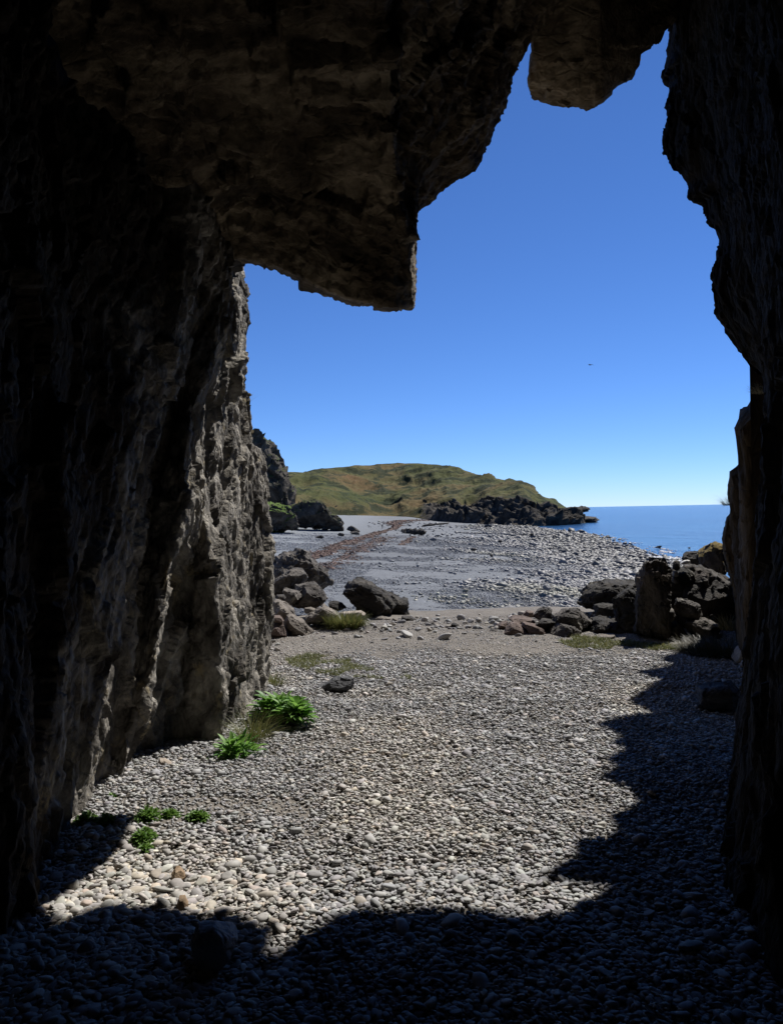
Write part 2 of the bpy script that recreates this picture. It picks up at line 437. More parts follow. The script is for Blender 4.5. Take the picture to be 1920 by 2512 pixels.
# ------------------------------------------------------------------ outlined solid: boulder with a given silhouette
def outline_solid(name, poly, d, thick, mat, seed=0, amp=0.05, facets=9, strata=0.0, sfreq=7.0, sdir=(0.35, 0.1, 1.0), box=0.52, M_=84, K_=44, cut=(0.66, 0.9), ruff=1.0, lean=0.0, pitch=False, zbase=None, flank=0.0):
    poly = np.array(poly, float)
    # area centroid
    x, y = poly[:, 0], poly[:, 1]
    x2, y2 = np.roll(x, -1), np.roll(y, -1)
    cr2 = x * y2 - x2 * y; A = cr2.sum() / 2
    cu = ((x + x2) * cr2).sum() / (6 * A); cv = ((y + y2) * cr2).sum() / (6 * A)
    th = np.linspace(0, 2 * math.pi, M_, endpoint=False)
    R = np.zeros(M_)
    for i, t in enumerate(th):
        dx, dy = math.cos(t), math.sin(t)
        best = 0
        for a, b in zip(poly, np.roll(poly, -1, 0)):
            ex, ey = b - a
            den = dx * ey - dy * ex
            if abs(den) < 1e-9: continue
            wx, wy = a[0] - cu, a[1] - cv
            s = (wx * ey - wy * ex) / den
            q = (wx * dy - wy * dx) / den
            if 0 <= q <= 1 and s > best: best = s
        R[i] = best
    R = np.maximum(R, 0.12 * R.max())
    if zbase is not None:      # stand it on the floor: distance from its lowest point
        d = G(cu, poly[:, 1].max() - 2, zbase)[1] + thick * 0.4
    r_ = np.random.default_rng(seed + 1000)
    ph = np.linspace(-math.pi / 2, math.pi / 2, K_)
    cp = np.cos(ph) ** box; sp = np.sign(np.sin(ph)) * np.abs(np.sin(ph)) ** box
    px = (R * np.cos(th))[None, :] * cp[:, None]
    py = (R * np.sin(th))[None, :] * cp[:, None]
    sc = d / F
    centre = W(cu, cv, d)
    # the body is turned about the vertical so that its broad side faces along fw
    a0 = ray(cu, cv); fw = np.array([a0[0], a0[1], a0[2] if pitch else 0.0]); fw /= np.linalg.norm(fw)
    D = np.array([0, 1.0, 0]) + RIGHT * ((cu + px - CU) / F)[..., None] + UP * ((CV - cv - py) / F)[..., None]
    eye = np.array([0, 0, EYE])
    T = ((centre - eye) @ fw) / (D @ fw)
    P = eye + D * T[..., None] - centre
    P = P + fw * (sp[:, None] * thick * np.ones(M_))[..., None]
    P = P + fw * (lean * P[..., 2])[..., None]
    ext = R.max() * sc
    mean_r = R.mean() * sc
    # facets: cut by planes that mostly face the viewer, the sky or the back
    rt = np.array([fw[1], -fw[0], 0.0]); rt /= np.linalg.norm(rt); upv = np.cross(rt, fw)
    ext0 = ((P @ rt).min(), (P @ rt).max(), (P @ upv).min(), (P @ upv).max())
    Q = np.stack([P @ rt / mean_r, P @ fw / thick, P @ upv / mean_r], -1)
    for _ in range(facets):
        n = r_.normal(size=3); n[1] = -abs(n[1]) * 1.2 if r_.random() < 0.7 else n[1]
        n /= np.linalg.norm(n)
        dots = Q @ n
        c = dots.max() * r_.uniform(*cut)
        Q = Q - np.maximum(dots - c, 0)[..., None] * n * 1.0
    P = rt * (Q[..., :1] * mean_r) + fw * (Q[..., 1:2] * thick) + upv * (Q[..., 2:] * mean_r)
    nr = grid_normals(np.concatenate([P, P[:, :1]], 1))[:, :-1]
    out = np.sign((nr * P).sum(-1).mean())
    nr = nr * out
    s = mean_r
    w = (np.cos(ph) ** 0.5)[:, None]
    disp = amp * s * ruff * (0.8 * fbm(P / s * 1.7 + seed * 3.1, 4, seed) + 0.5 * (ridged(P / s * 2.6 + seed, 3, seed + 5)))
    wq = P / s + 0.06 * np.stack([fbm(P / s * 3, 2, seed + 3), fbm(P / s * 3 + 5, 2, seed + 3), fbm(P / s * 3 + 9, 2, seed + 3)], -1) + seed * 1.7
    disp = 0.6 * disp + amp * s * 1.5 * globals()['facets'](wq * 1.9, seed + 4, 1.3) + amp * s * 0.6 * globals()['facets'](wq * 5.5, seed + 14, 1.4) + amp * s * 0.2 * ruff * fbm(P / s * 12, 3, seed + 8)
    if strata:
        sd = np.array(sdir); sd = sd / np.linalg.norm(sd)
        q = (P @ sd) / s * sfreq * 0.5 + 0.5 * vnoise(P / s * 1.5, seed + 9)
        saw = q - np.floor(q)
        lvl = _hash(np.floor(q).astype(np.int64), np.zeros_like(q, dtype=np.int64), np.zeros_like(q, dtype=np.int64), seed)
        disp = disp + strata * s * (lvl * 0.7 - np.exp(-((saw - .5) * 2) ** 2 * 0 - np.minimum(saw, 1 - saw) * 14) * 0.9)
    P = P + nr * (disp * w)[..., None]
    for ax, e0, e1 in ((rt, ext0[0], ext0[1]), (upv, ext0[2], ext0[3])):
        c_ = P @ ax; lo, hi = c_.min(), c_.max()
        P = P + ax * ((e0 + (c_ - lo) / (hi - lo) * (e1 - e0)) - c_)[..., None]
    if flank:      # one flank runs back, away from the front face
        w_ = np.maximum(P @ rt, 0) * flank
        P = P + fw * w_[..., None] + rt * ((P @ rt) * w_ / d)[..., None]
    V = P.reshape(-1, 3)
    Fc = grid_faces(K_, M_, True)
    if out < 0: Fc = Fc[:, ::-1]
    me = mesh_np(name, V, Fc)
    o = add_obj(name, me, mat)
    o.location = centre
    try:
        me.set_sharp_from_angle(angle=math.radians(38))
    except Exception:
        pass
    return o

def zp(pts, s, ox, oy):
    """pixels of an enlarged crop back to photograph pixels"""
    return [(ox + x / s, oy + y / s) for x, y in pts]

# ------------------------------------------------------------------ cave left wall (columns of traced ridges)
def column_surface(cols, z0, z1, nz, seglen, jitter=None):
    zs = np.linspace(z0, z1, nz)
    X = []
    for c in cols:
        c = np.array(sorted(c, key=lambda p: p[2]))
        X.append(np.stack([np.interp(zs, c[:, 2], c[:, 0]), np.interp(zs, c[:, 2], c[:, 1]), zs], -1))
    X = np.array(X)                                    # K, nz, 3
    rows = [X[0][None]]
    for a, b in zip(X[:-1], X[1:]):
        n = max(2, int(np.linalg.norm(a - b, axis=-1).max() / seglen))
        t = (np.arange(1, n + 1) / n)[:, None, None]
        rows.append(a[None] * (1 - t) + b[None] * t)
    global COL_INDEX
    COL_INDEX = np.concatenate([[0.0]] + [k_ + np.arange(1, len(r_) + 1) / len(r_) for k_, r_ in enumerate(rows[1:])])
    return np.concatenate(rows, 0)                     # n, nz, 3

def col(*pts): return [W(*p) for p in pts]
def vert(x, y): return [np.array([x, y, -1.0]), np.array([x, y, 8.0])]

def rock_detail(P, seed, t, big=0.07, mid=0.03, fine=0.008):
    """displacement that runs along the grain t of the rock"""
    t = np.array(t, float); t /= np.linalg.norm(t)
    a = np.cross(t, [0, 1.0, 0.0]); a /= np.linalg.norm(a); b = np.cross(t, a)
    q = np.stack([P @ a, P @ b, (P @ t) * 0.58], -1)
    wq = q + 0.06 * np.stack([fbm(q * 2.5, 3, seed + 40), fbm(q * 2.5 + 7, 3, seed + 41), fbm(q * 2.5 + 13, 3, seed + 42)], -1)
    d = 0.7 * big * fbm(wq * 1.2, 3, seed)
    d = d + big * facets(wq * 2.0, seed + 20, 1.3)
    d = d + mid * facets(wq * np.array([6.5, 6.5, 4.5]), seed + 50, 1.5)
    q2 = q + 0.02 * np.stack([fbm(q * 12, 2, seed + 43), fbm(q * 12 + 7, 2, seed + 44), fbm(q * 12 + 3, 2, seed + 45)], -1)
    d = d + 0.40 * mid * facets(q2 * np.array([18, 18, 13.0]), seed + 60, 1.6)
    f1, f2, cid = cellular(wq * np.array([3.6, 3.6, 1.6]), seed + 70)
    d = d - 1.2 * mid * np.exp(-(f2 - f1) * 22)
    p3 = P * np.array([1, 1, 0.75])
    d = d + fine * fbm(p3 * 24, 3, seed + 30) - fine * 1.2 * np.maximum(0.35 - cellular(p3 * 14, seed + 33)[0], 0) / 0.35
    return d

GRAIN = (0.10, 0.30, 0.94)
left_cols = [
    vert(-1.5, -3.2),
    vert(-1.7, -1.0),
    col((-420, 2700, 2.0), (-260, 1250, 2.1), (-120, 300, 2.4), (0, -400, 2.8)),
    col((78, 2270, 3.05), (70, 2000, 3.0), (40, 1700, 3.0), (30, 1250, 3.1), (70, 700, 3.3), (150, 200, 3.6), (230, -200, 3.8)),
    col((143, 2050, 3.85), (165, 1800, 3.9), (180, 1500, 3.9), (200, 1150, 4.0), (250, 750, 4.1), (320, 420, 4.2), (380, 100, 4.4)),
    col((199, 1952, 4.40), (215, 1880, 4.42), (250, 1740, 4.45), (275, 1550, 4.5), (303, 1290, 4.55), (343, 1143, 4.65), (394, 971, 4.75), (457, 743, 4.85), (491, 571, 4.9), (505, 440, 4.95), (520, 200, 5.0)),
    col((245, 1945, 4.62), (290, 1820, 4.75), (320, 1640, 4.95), (340, 1400, 5.1), (380, 1200, 5.25), (425, 1000, 5.35), (478, 800, 5.4), (513, 620, 5.4), (530, 480, 5.4), (545, 200, 5.5)),
    col((302, 1916, 4.69), (342, 1764, 4.82), (378, 1617, 4.92), (400, 1480, 4.98), (418, 1380, 5.0), (440, 1300, 5.1), (462, 1220, 5.2), (452, 1150, 5.2), (456, 1100, 5.25), (470, 1010, 5.35), (500, 940, 5.4), (540, 818, 5.55), (554, 700, 5.7), (566, 636, 5.8), (575, 500, 5.9), (590, 200, 6.0)),
    col((330, 1862, 5.05), (362, 1740, 5.25), (395, 1617, 5.45), (418, 1480, 5.5), (436, 1390, 5.5), (458, 1310, 5.45), (480, 1230, 5.45), (485, 1150, 5.55), (495, 1080, 5.6), (515, 980, 5.7), (535, 900, 5.8), (560, 780, 5.9), (566, 690, 6.0), (570, 636, 6.1), (580, 500, 6.2), (590, 200, 6.3)),
    col((420, 1812, 5.50), (440, 1700, 5.62), (450, 1600, 5.70), (455, 1480, 5.70), (465, 1380, 5.65), (478, 1310, 5.6), (496, 1230, 5.65), (505, 1150, 5.75), (515, 1080, 5.8), (530, 980, 5.9), (548, 900, 6.0), (566, 780, 6.1), (570, 690, 6.2), (572, 636, 6.3), (582, 500, 6.4), (590, 200, 6.5)),
    col((529, 1818, 5.50), (547, 1728, 5.58), (534, 1639, 5.60), (538, 1550, 5.60), (516, 1400, 5.55), (507, 1300, 5.6), (510, 1250, 5.75), (522, 1150, 5.95), (530, 1080, 6.05), (545, 980, 6.15), (560, 900, 6.25), (572, 780, 6.3), (574, 690, 6.4), (574, 636, 6.5), (584, 500, 6.6), (590, 200, 6.7)),
    col((560, 1785, 5.85), (585, 1700, 5.98), (580, 1600, 6.05), (575, 1500, 6.1), (560, 1400, 6.15), (560, 1300, 6.2), (565, 1200, 6.3), (572, 1080, 6.4), (578, 980, 6.45), (584, 880, 6.5), (586, 780, 6.55), (578, 700, 6.6), (574, 636, 6.7), (580, 500, 6.8), (590, 200, 6.9)),
    col((628, 1745, 6.25), (625, 1650, 6.5), (622, 1550, 6.55), (612, 1450, 6.6), (615, 1350, 6.65), (612, 1250, 6.7), (606, 1150, 6.75), (592, 1050, 6.8), (592, 950, 6.8), (594, 850, 6.8), (590, 780, 6.8), (580, 720, 6.85), (574, 640, 6.9), (580, 500, 7.0), (590, 200, 7.0)),
    col((652, 1690, 7.05), (660, 1604, 7.15), (663, 1500, 7.15), (658, 1397, 7.15), (657, 1291, 7.15), (660, 1219, 7.15), (657, 1150, 7.2), (651, 1122, 7.2), (640, 1108, 7.2), (622, 1104, 7.2), (614, 1060, 7.2), (606, 1015, 7.2), (602, 965, 7.2), (599, 900, 7.2), (602, 820, 7.2), (601, 780, 7.2), (592, 749, 7.2), (581, 718, 7.2), (573, 650, 7.2), (570, 500, 7.2), (570, 200, 7.2)),
]
rim = left_cols[-1]
left_cols.append([p + np.array([-0.10, 0.35, 0]) for p in rim])
left_cols.append([p + np.array([-0.9, 1.0, 0]) for p in rim])
left_cols.append([p + np.array([-6.0, 3.2, 0]) for p in rim])
P = column_surface(left_cols, -0.35, 6.6, 430, 0.016)
P = blur(P, 3)
nr = grid_normals(P)
if (nr[:, :, 0].mean()) < 0: nr = -nr
dd = rock_detail(P, 3, GRAIN, 0.055, 0.026, 0.007)
P2 = P + nr * dd[..., None]
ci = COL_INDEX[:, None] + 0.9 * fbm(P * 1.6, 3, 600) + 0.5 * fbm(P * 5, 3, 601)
streak = np.exp(-((COL_INDEX[:, None] - 5.0) / 0.22) ** 2) * smooth(0.6, 1.4, P[..., 2])      # paler streak down the ridge
painted_shade = smooth(5.3, 4.0, ci + 0.9 * smooth(2.2, 0.8, P[..., 2])) * (1 - 0.7 * streak)  # shade painted over the inner columns, weaker along the streak
me = mesh_np('cave_wall_left', P2.reshape(-1, 3), grid_faces(P2.shape[0], P2.shape[1]), True, np.repeat(painted_shade.reshape(-1, 1), 3, 1))
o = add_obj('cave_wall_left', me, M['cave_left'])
tag(o, 'tall ridged rock wall of the cave, pale where the sun grazes it', 'cave wall', kind='structure')

# ------------------------------------------------------------------ cave ceiling (rim stations, each with a line running back overhead)
def stn(u, v, d, *inner):
    """rim point, then interior points going back, listed from the rim inward"""
    return [W(u, v, d)] + [W(*p) for p in inner]
stations = [
    stn(380, 560, 6.3, (330, 470, 5.3), (280, 350, 4.4), (150, 100, 3.6), (-100, -300, 2.9)),
    stn(500, 615, 6.3, (455, 480, 5.2), (420, 380, 4.4), (330, 100, 3.6), (200, -300, 2.9)),
    stn(576, 635, 6.0, (560, 520, 5.5), (545, 432, 5.0), (470, 180, 3.9), (380, -300, 2.9), (576, 635, 6.50)),
    stn(652, 643, 5.85, (640, 530, 5.4), (625, 440, 5.0), (570, 180, 3.9), (500, -300, 2.9), (652, 653, 6.55)),
    stn(691, 659, 5.75, (685, 540, 5.35), (675, 445, 5.0), (630, 180, 3.9), (560, -300, 2.9), (691, 669, 6.45)),
    stn(776, 704, 5.55, (770, 560, 5.2), (760, 450, 4.95), (720, 180, 3.9), (660, -300, 2.9), (776, 714, 6.30)),
    stn(855, 737, 5.4, (850, 580, 5.15), (840, 455, 4.75), (810, 180, 3.9), (760, -300, 2.9), (855, 747, 6.20)),
    stn(894, 746, 5.35, (890, 590, 5.1), (880, 460, 4.75), (850, 180, 3.9), (800, -300, 2.9), (894, 756, 6.15)),
    stn(918, 744, 5.33, (912, 600, 5.1), (905, 465, 4.75), (880, 180, 3.9), (830, -300, 2.9), (918, 754, 6.12)),
    stn(922, 755, 5.3, (918, 605, 5.1), (912, 468, 4.75), (885, 180, 3.9), (836, -300, 2.9), (922, 765, 6.10)),
    stn(973, 757, 5.35, (965, 610, 5.1), (955, 470, 4.75), (930, 180, 3.9), (880, -300, 2.9), (973, 767, 6.12)),
    stn(1015, 751, 5.6, (1000, 615, 5.15), (980, 472, 4.75), (950, 180, 3.9), (900, -300, 2.9), (1015, 761, 6.18)),
    stn(1016, 714, 5.65, (1004, 600, 5.2), (985, 470, 4.95), (960, 180, 3.9), (910, -300, 2.9), (1019, 714, 6.30)),
    stn(1011, 632, 5.7, (1003, 570, 5.4), (990, 465, 5.0), (970, 180, 4.0), (920, -300, 3.0), (1014, 642, 6.10)),
    stn(1011, 532, 5.8, (1005, 500, 5.5), (998, 450, 5.1), (980, 180, 4.1), (930, -300, 3.0)),
    stn(1058, 494, 5.8, (1045, 460, 5.5), (1030, 400, 5.1), (1000, 150, 4.1), (950, -300, 3.0)),
    stn(1104, 452, 5.8, (1090, 410, 5.5), (1070, 330, 5.0), (1030, 100, 4.1), (980, -300, 3.0)),
    stn(1163, 419, 5.8, (1140, 360, 5.4), (1110, 260, 4.9), (1060, 60, 4.1), (1010, -300, 3.0)),
    stn(1189, 373, 5.85, (1165, 310, 5.4), (1130, 200, 4.9), (1085, 30, 4.1), (1030, -300, 3.0)),
    stn(1215, 304, 5.9, (1190, 240, 5.4), (1150, 140, 4.9), (1110, 0, 4.2), (1050, -300, 3.1)),
    stn(1240, 262, 5.9, (1215, 190, 5.4), (1175, 90, 4.9), (1130, -40, 4.2), (1070, -330, 3.1)),
    stn(1246, 235, 5.9, (1225, 150, 5.4), (1190, 60, 4.9), (1150, -60, 4.2), (1090, -350, 3.2)),
    stn(1258, 183, 5.95, (1235, 110, 5.4), (1205, 20, 4.9), (1170, -90, 4.2), (1110, -380, 3.2)),
    stn(1280, 146, 6.0, (1260, 70, 5.4), (1230, -10, 4.9), (1190, -120, 4.2), (1130, -400, 3.2)),
    stn(1300, 110, 6.0, (1280, 30, 5.4), (1250, -40, 4.9), (1210, -150, 4.2), (1150, -420, 3.2)),
    stn(1390, -10, 6.0, (1380, -80, 5.4), (1350, -140, 4.9), (1300, -220, 4.2), (1230, -450, 3.3)),
    stn(1640, -20, 6.1, (1640, -90, 5.5), (1640, -150, 5.0), (1640, -250, 4.3), (1640, -500, 3.4)),
    stn(2000, -20, 6.2, (2050, -90, 5.5), (2100, -150, 5.0), (2150, -250, 4.3), (2200, -500, 3.4)),
    stn(2400, 100, 6.2, (2500, 0, 5.5), (2600, -100, 5.0), (2700, -200, 4.3), (2900, -400, 3.4)),
]
rows = []
for st in stations:
    rimp = st[0]
    inner = st[1:]
    last = inner[-1]
    back = [np.array([last[0] * 1.0, 1.2, last[2] + 0.1]), np.array([last[0] * 0.8, -1.0, 3.3]), np.array([last[0] * 0.7, -3.4, 2.6])]
    if len(st) == 6:
        rimp2 = st[5]; inner = st[1:5]; last = inner[-1]
        back = [np.array([last[0], 1.2, last[2] + 0.1]), np.array([last[0] * 0.8, -1.0, 3.3]), np.array([last[0] * 0.7, -3.4, 2.6])]
        outer = [rimp2, rimp2 + np.array([0, 0.10, 0.35]), rimp2 + np.array([0, 0.5, 2.2]), rimp2 + np.array([0, 1.4, 6.0])]
    else:
        outer = [rimp + np.array([0, 0.05, 0.06]), rimp + np.array([0, 0.22, 0.45]), rimp + np.array([0, 0.6, 2.2]), rimp + np.array([0, 1.6, 6.0])]
    line = back[::-1] + inner[::-1] + [rimp] + outer
    rows.append(line)
ctrl = np.array(rows)                                   # stations x rows x 3
def densify(ctrl, seg_a, seg_b):
    parts = [ctrl[:1]]
    for a, b in zip(ctrl[:-1], ctrl[1:]):
        n = max(1, int(np.ceil(np.linalg.norm(a - b, axis=-1)[2:8].max() / seg_a)))
        t = (np.arange(1, n + 1) / n)[:, None, None]
        parts.append(a[None] * (1 - t) + b[None] * t)
    Q = np.concatenate(parts, 0)
    Q = Q.transpose(1, 0, 2)
    parts = [Q[:1]]; cnt = 0
    global RIM_ROW, RIM_ROW2
    for k, (a, b) in enumerate(zip(Q[:-1], Q[1:])):
        n = max(1, int(np.ceil(np.median(np.linalg.norm(a - b, axis=-1)) / (seg_b if k < 9 else seg_b * 4))))
        n = max(n, 3)
        cnt += n
        if k == 6: RIM_ROW = cnt
        if k == 7: RIM_ROW2 = cnt
        t = (np.arange(1, n + 1) / n)[:, None, None]
        parts.append(a[None] * (1 - t) + b[None] * t)
    return np.concatenate(parts, 0).transpose(1, 0, 2)
P = blur(densify(ctrl, 0.02, 0.022), 2)
rimd = np.minimum(np.linalg.norm(P - P[:, RIM_ROW:RIM_ROW + 1], axis=-1), np.linalg.norm(P - P[:, RIM_ROW2:RIM_ROW2 + 1], axis=-1))
calm = 0.10 + 0.90 * smooth(0.05, 0.75, rimd)
nr = grid_normals(P)
mid = nr[:, nr.shape[1] // 3, 2].mean()
if mid > 0: nr = -nr
q = P
dd = 0.05 * fbm(q * 1.3, 4, 71) + 0.02 * ridged(q * np.array([2.2, 2.8, 2.8]), 4, 72)
wq = q + 0.05 * np.stack([fbm(q * 3, 3, 75), fbm(q * 3 + 5, 3, 76), fbm(q * 3 + 9, 3, 77)], -1)
dd = dd + 0.06 * facets(wq * np.array([2.2, 2.6, 2.6]), 73, 1.3) + 0.03 * facets(wq * 6.0, 74, 1.4)
dd = (dd + 0.02) * calm + 0.012 * facets(wq * 15.0, 79, 1.5) + 0.006 * fbm(q * 20, 3, 78)
P2 = P + nr * dd[..., None]
me = mesh_np('cave_ceiling', P2.reshape(-1, 3), grid_faces(P2.shape[0], P2.shape[1]))
o = add_obj('cave_ceiling', me, M['cave_roof'])
tag(o, 'dark mottled rock ceiling of the cave ending in a jutting slab', 'cave ceiling', kind='structure')

# hanging lobe of rock in the top of the mouth
o = outline_solid('hanging_rock', [(1270, -330), (1288, 60), (1294, 130), (1290, 201), (1296, 235), (1304, 250), (1330, 260), (1362, 271), (1405, 272), (1459, 268), (1477, 260), (1511, 223), (1546, 208), (1569, 178), (1575, 150), (1602, 136), (1623, 103), (1670, 50), (1700, -330)],
                  5.92, 0.20, M['cave_roof'], seed=21, amp=0.03, facets=3, M_=300, K_=90, cut=(0.9, 0.98), box=0.45, pitch=True, flank=1.2)
tag(o, 'dark rounded lobe of rock hanging from the cave roof in the opening', 'hanging rock', kind='structure')

# ------------------------------------------------------------------ cave right wall
right_cols = [
    vert(1.6, -3.2),
    vert(1.5, 0.0),
    vert(1.35, 1.5),
    col((1874, 2407, 2.70), (1915, 2000, 2.70), (1945, 1250, 2.75), (1925, 700, 2.8), (1880, 100, 2.9), (1840, -400, 3.1)),
    col((1762, 2207, 3.27), (1800, 2064, 3.40), (1838, 1800, 3.5), (1890, 1250, 3.5), (1885, 700, 3.6), (1830, 100, 4.2), (1800, -300, 4.4)),
    col((1800, 1985, 4.15), (1815, 1824, 4.3), (1850, 1500, 4.4), (1885, 1100, 4.5), (1880, 900, 4.5), (1850, 780, 4.45), (1810, 560, 4.6), (1760, 400, 5.0), (1700, 100, 5.7), (1700, -200, 5.9)),
    col((1808, 1916, 4.75), (1825, 1824, 4.9), (1850, 1500, 5.05), (1872, 1100, 5.25), (1866, 960, 5.3), (1857, 930, 5.3), (1840, 912, 5.28), (1822, 893, 5.22), (1806, 865, 5.18), (1792, 841, 5.15), (1775, 812, 5.1), (1757, 780, 5.08), (1745, 744, 5.05), (1738, 733, 5.05), (1740, 694, 5.1), (1748, 646, 5.2), (1752, 590, 5.25), (1734, 560, 5.28), (1729, 530, 5.32), (1720, 500, 5.42), (1694, 492, 5.45), (1689, 480, 5.48), (1694, 462, 5.55), (1667, 443, 5.65), (1634, 411, 5.76), (1630, 374, 5.86), (1629, 320, 6.0), (1635, 240, 6.35), (1635, 200, 6.5), (1640, 178, 6.6), (1640, 125, 6.8), (1641, 60, 6.9), (1650, -60, 7.1), (1660, -200, 7.3)),
]
rim = right_cols[-1]
right_cols.append([p + np.array([0.22, 0.03, 0]) for p in rim])
right_cols.append([p + np.array([1.2, -0.10, 0]) for p in rim])
right_cols.append([p + np.array([5.0, -0.5, 0]) for p in rim])
P = column_surface(right_cols, -0.35, 7.4, 460, 0.018)
P = blur(P, 2)
nr = grid_normals(P)
if nr[:, :, 0].mean() > 0: nr = -nr
dd = rock_detail(P, 53, (-0.05, 0.2, 0.96), 0.03, 0.016, 0.006)
P2 = P + nr * dd[..., None]
me = mesh_np('cave_wall_right', P2.reshape(-1, 3), grid_faces(P2.shape[0], P2.shape[1]))
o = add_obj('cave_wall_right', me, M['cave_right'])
tag(o, 'black bulging rock wall of the cave in deep shade', 'cave wall', kind='structure')

# back of the cave, behind the viewer
bx = np.linspace(-4, 4, 60); bz = np.linspace(-0.5, 7, 60)
XX, ZZ = np.meshgrid(bx, bz)
YY = -3.0 + 0.25 * fbm(np.stack([XX, ZZ, XX * 0], -1) * 1.2, 4, 90)
me = mesh_np('cave_wall_back', np.stack([XX, YY, ZZ], -1).reshape(-1, 3), grid_faces(60, 60))
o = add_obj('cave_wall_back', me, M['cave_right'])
tag(o, 'dark rock wall closing the back of the cave', 'cave wall', kind='structure')

# rock pillars beyond the right wall, seen at the edge of the mouth
pill = [
    ('pillar of shaded rock with a square top beside the cave mouth', [(1802, 1051), (1804, 1000), (1809, 990), (1834, 989), (1852, 962), (1880, 930), (1930, 930), (1930, 1660), (1815, 1640), (1812, 1300), (1813, 1140), (1811, 1068), (1799, 1052), (1797, 1040)], 7.0, 0.55),
    ('brown rock pillar with a stepped edge outside the cave mouth', [(1788, 1156), (1807, 1145), (1850, 1140), (1900, 1150), (1900, 1620), (1812, 1610), (1802, 1400), (1790, 1300), (1786, 1235), (1783, 1190)], 8.3, 0.6),
    ('low ochre rock buttress against the sea outside the cave mouth', [(1779, 1262), (1800, 1250), (1860, 1250), (1860, 1610), (1806, 1590), (1803, 1498), (1797, 1436), (1784, 1391), (1769, 1340), (1768, 1306), (1774, 1284)], 9.3, 0.6),
]
for i, (lab, poly, d, th) in enumerate(pill):
    o = outline_solid('rock_pillar', poly, d, th, M['crag'], seed=31 + i, amp=0.03, facets=4, M_=180, K_=60, box=0.42, cut=(0.85, 0.97))
    tag(o, lab, 'rock pillar', 'rock pillars by the cave mouth', 'structure')

# sheet added for the unseen cliff at right, outlined to throw the toothed shadow
SUN_AZ, SUN_EL = math.radians(36), math.radians(50)
SD = np.array([math.sin(SUN_AZ) * math.cos(SUN_EL), math.cos(SUN_AZ) * math.cos(SUN_EL), math.sin(SUN_EL)])
sh = [(1757, 1560), (1714, 1584), (1669, 1601), (1617, 1620), (1646, 1633), (1554, 1652), (1617, 1673), (1537, 1721), (1600, 1747), (1457, 1774), (1523, 1801), (1497, 1816), (1531, 1830), (1480, 1864), (1509, 1881), (1463, 1910), (1531, 1939), (1563, 1973), (1491, 2007), (1511, 2059), (1406, 2070), (1400, 2127), (1303, 2184)]
KX = 0.455
caster_edge = []
for s_ in sh:
    g = G(*s_)
    t = (KX * g[1] - g[0]) / (SD[0] - KX * SD[1])
    p = g + SD * t
    caster_edge.append((p[1], p[2]))
outl = caster_edge + [(caster_edge[-1][0] - 0.35, caster_edge[-1][1] - 0.9), (caster_edge[-1][0] - 0.45, -0.6), (13.5, -0.6), (13.2, 1.0), (caster_edge[0][0] + 0.9, caster_edge[0][1] - 1.2)]
import bmesh
bm = bmesh.new()
vs_ = [bm.verts.new((KX * a, a, b)) for a, b in outl]
f = bm.faces.new(vs_)
ex = bmesh.ops.extrude_face_region(bm, geom=[f])
for v in [e for e in ex['geom'] if isinstance(e, bmesh.types.BMVert)]:
    v.co.x += 1.2; v.co.y -= 0.1
bmesh.ops.triangulate(bm, faces=bm.faces[:])
bmesh.ops.recalc_face_normals(bm, faces=bm.faces[:])
me = bpy.data.meshes.new('shadow_ridge'); bm.to_mesh(me); bm.free()
o = add_obj('shadow_ridge', me, M['crag'])
tag(o, 'unseen jagged rock sheet outside the cave wall, shaped to cast the toothed shadow', 'rock ridge', kind='structure')

# ------------------------------------------------------------------ ground
def terrace_h(x, y):
    p = np.stack([x, y, x * 0], -1)
    return 0.02 * fbm(p * 0.9, 3, 200) * smooth(12, 9, y) + 0.012 * fbm(p * 4, 3, 201) + H(x, y) + 0.05 * smooth(-0.6, -1.6, x + 0.05 * (y - 5)) * smooth(8, 6, y)
gx = np.linspace(-7, 9, 360); gy = np.concatenate([np.linspace(-4, 2, 30), np.linspace(2.05, 14, 420)])
XX, YY = np.meshgrid(gx, gy)
ZZ = terrace_h(XX, YY)
me = mesh_np('ground', np.stack([XX, YY, ZZ], -1).reshape(-1, 3), grid_faces(len(gy), len(gx)))
o = add_obj('ground', me, M['terrace'])
tag(o, 'gritty brown soil of the raised terrace in front of the cave', 'ground', kind='structure')

gx = np.concatenate([np.linspace(-260, -60, 40), np.linspace(-59, 75, 300), np.linspace(76, 420, 60)])
gy = np.concatenate([np.geomspace(13.0, 120, 260), np.linspace(121, 400, 160), np.linspace(405, 1500, 90)])
XX, YY = np.meshgrid(gx, gy)
p = np.stack([XX, YY, XX * 0], -1)
ZZ = H(XX, YY) + (0.10 * fbm(p * 0.12, 4, 210) + 0.05 * fbm(p * 0.9, 3, 211)) * smooth(13, 30, YY) - 0.06 * smooth(14.5, 13, YY)
ZZ = ZZ + 0.18 * fbm(p * np.array([0.05, 0.015, 1]), 3, 214) * smooth(30, 60, XX)
me = mesh_np('beach', np.stack([XX, YY, ZZ], -1).reshape(-1, 3), grid_faces(len(gy), len(gx)))
o = add_obj('beach', me, M['beach'])
tag(o, 'wide grey shingle beach curving to the headland', 'beach', kind='structure')

me = mesh_np('sea', np.array([[-3000, 60, SEA], [40000, 60, SEA], [40000, 60000, SEA], [-3000, 60000, SEA]]), np.array([[0, 1, 2, 3]]))
o = add_obj('sea', me, M['sea'])
tag(o, 'calm deep blue sea reaching the horizon', 'sea', kind='structure')

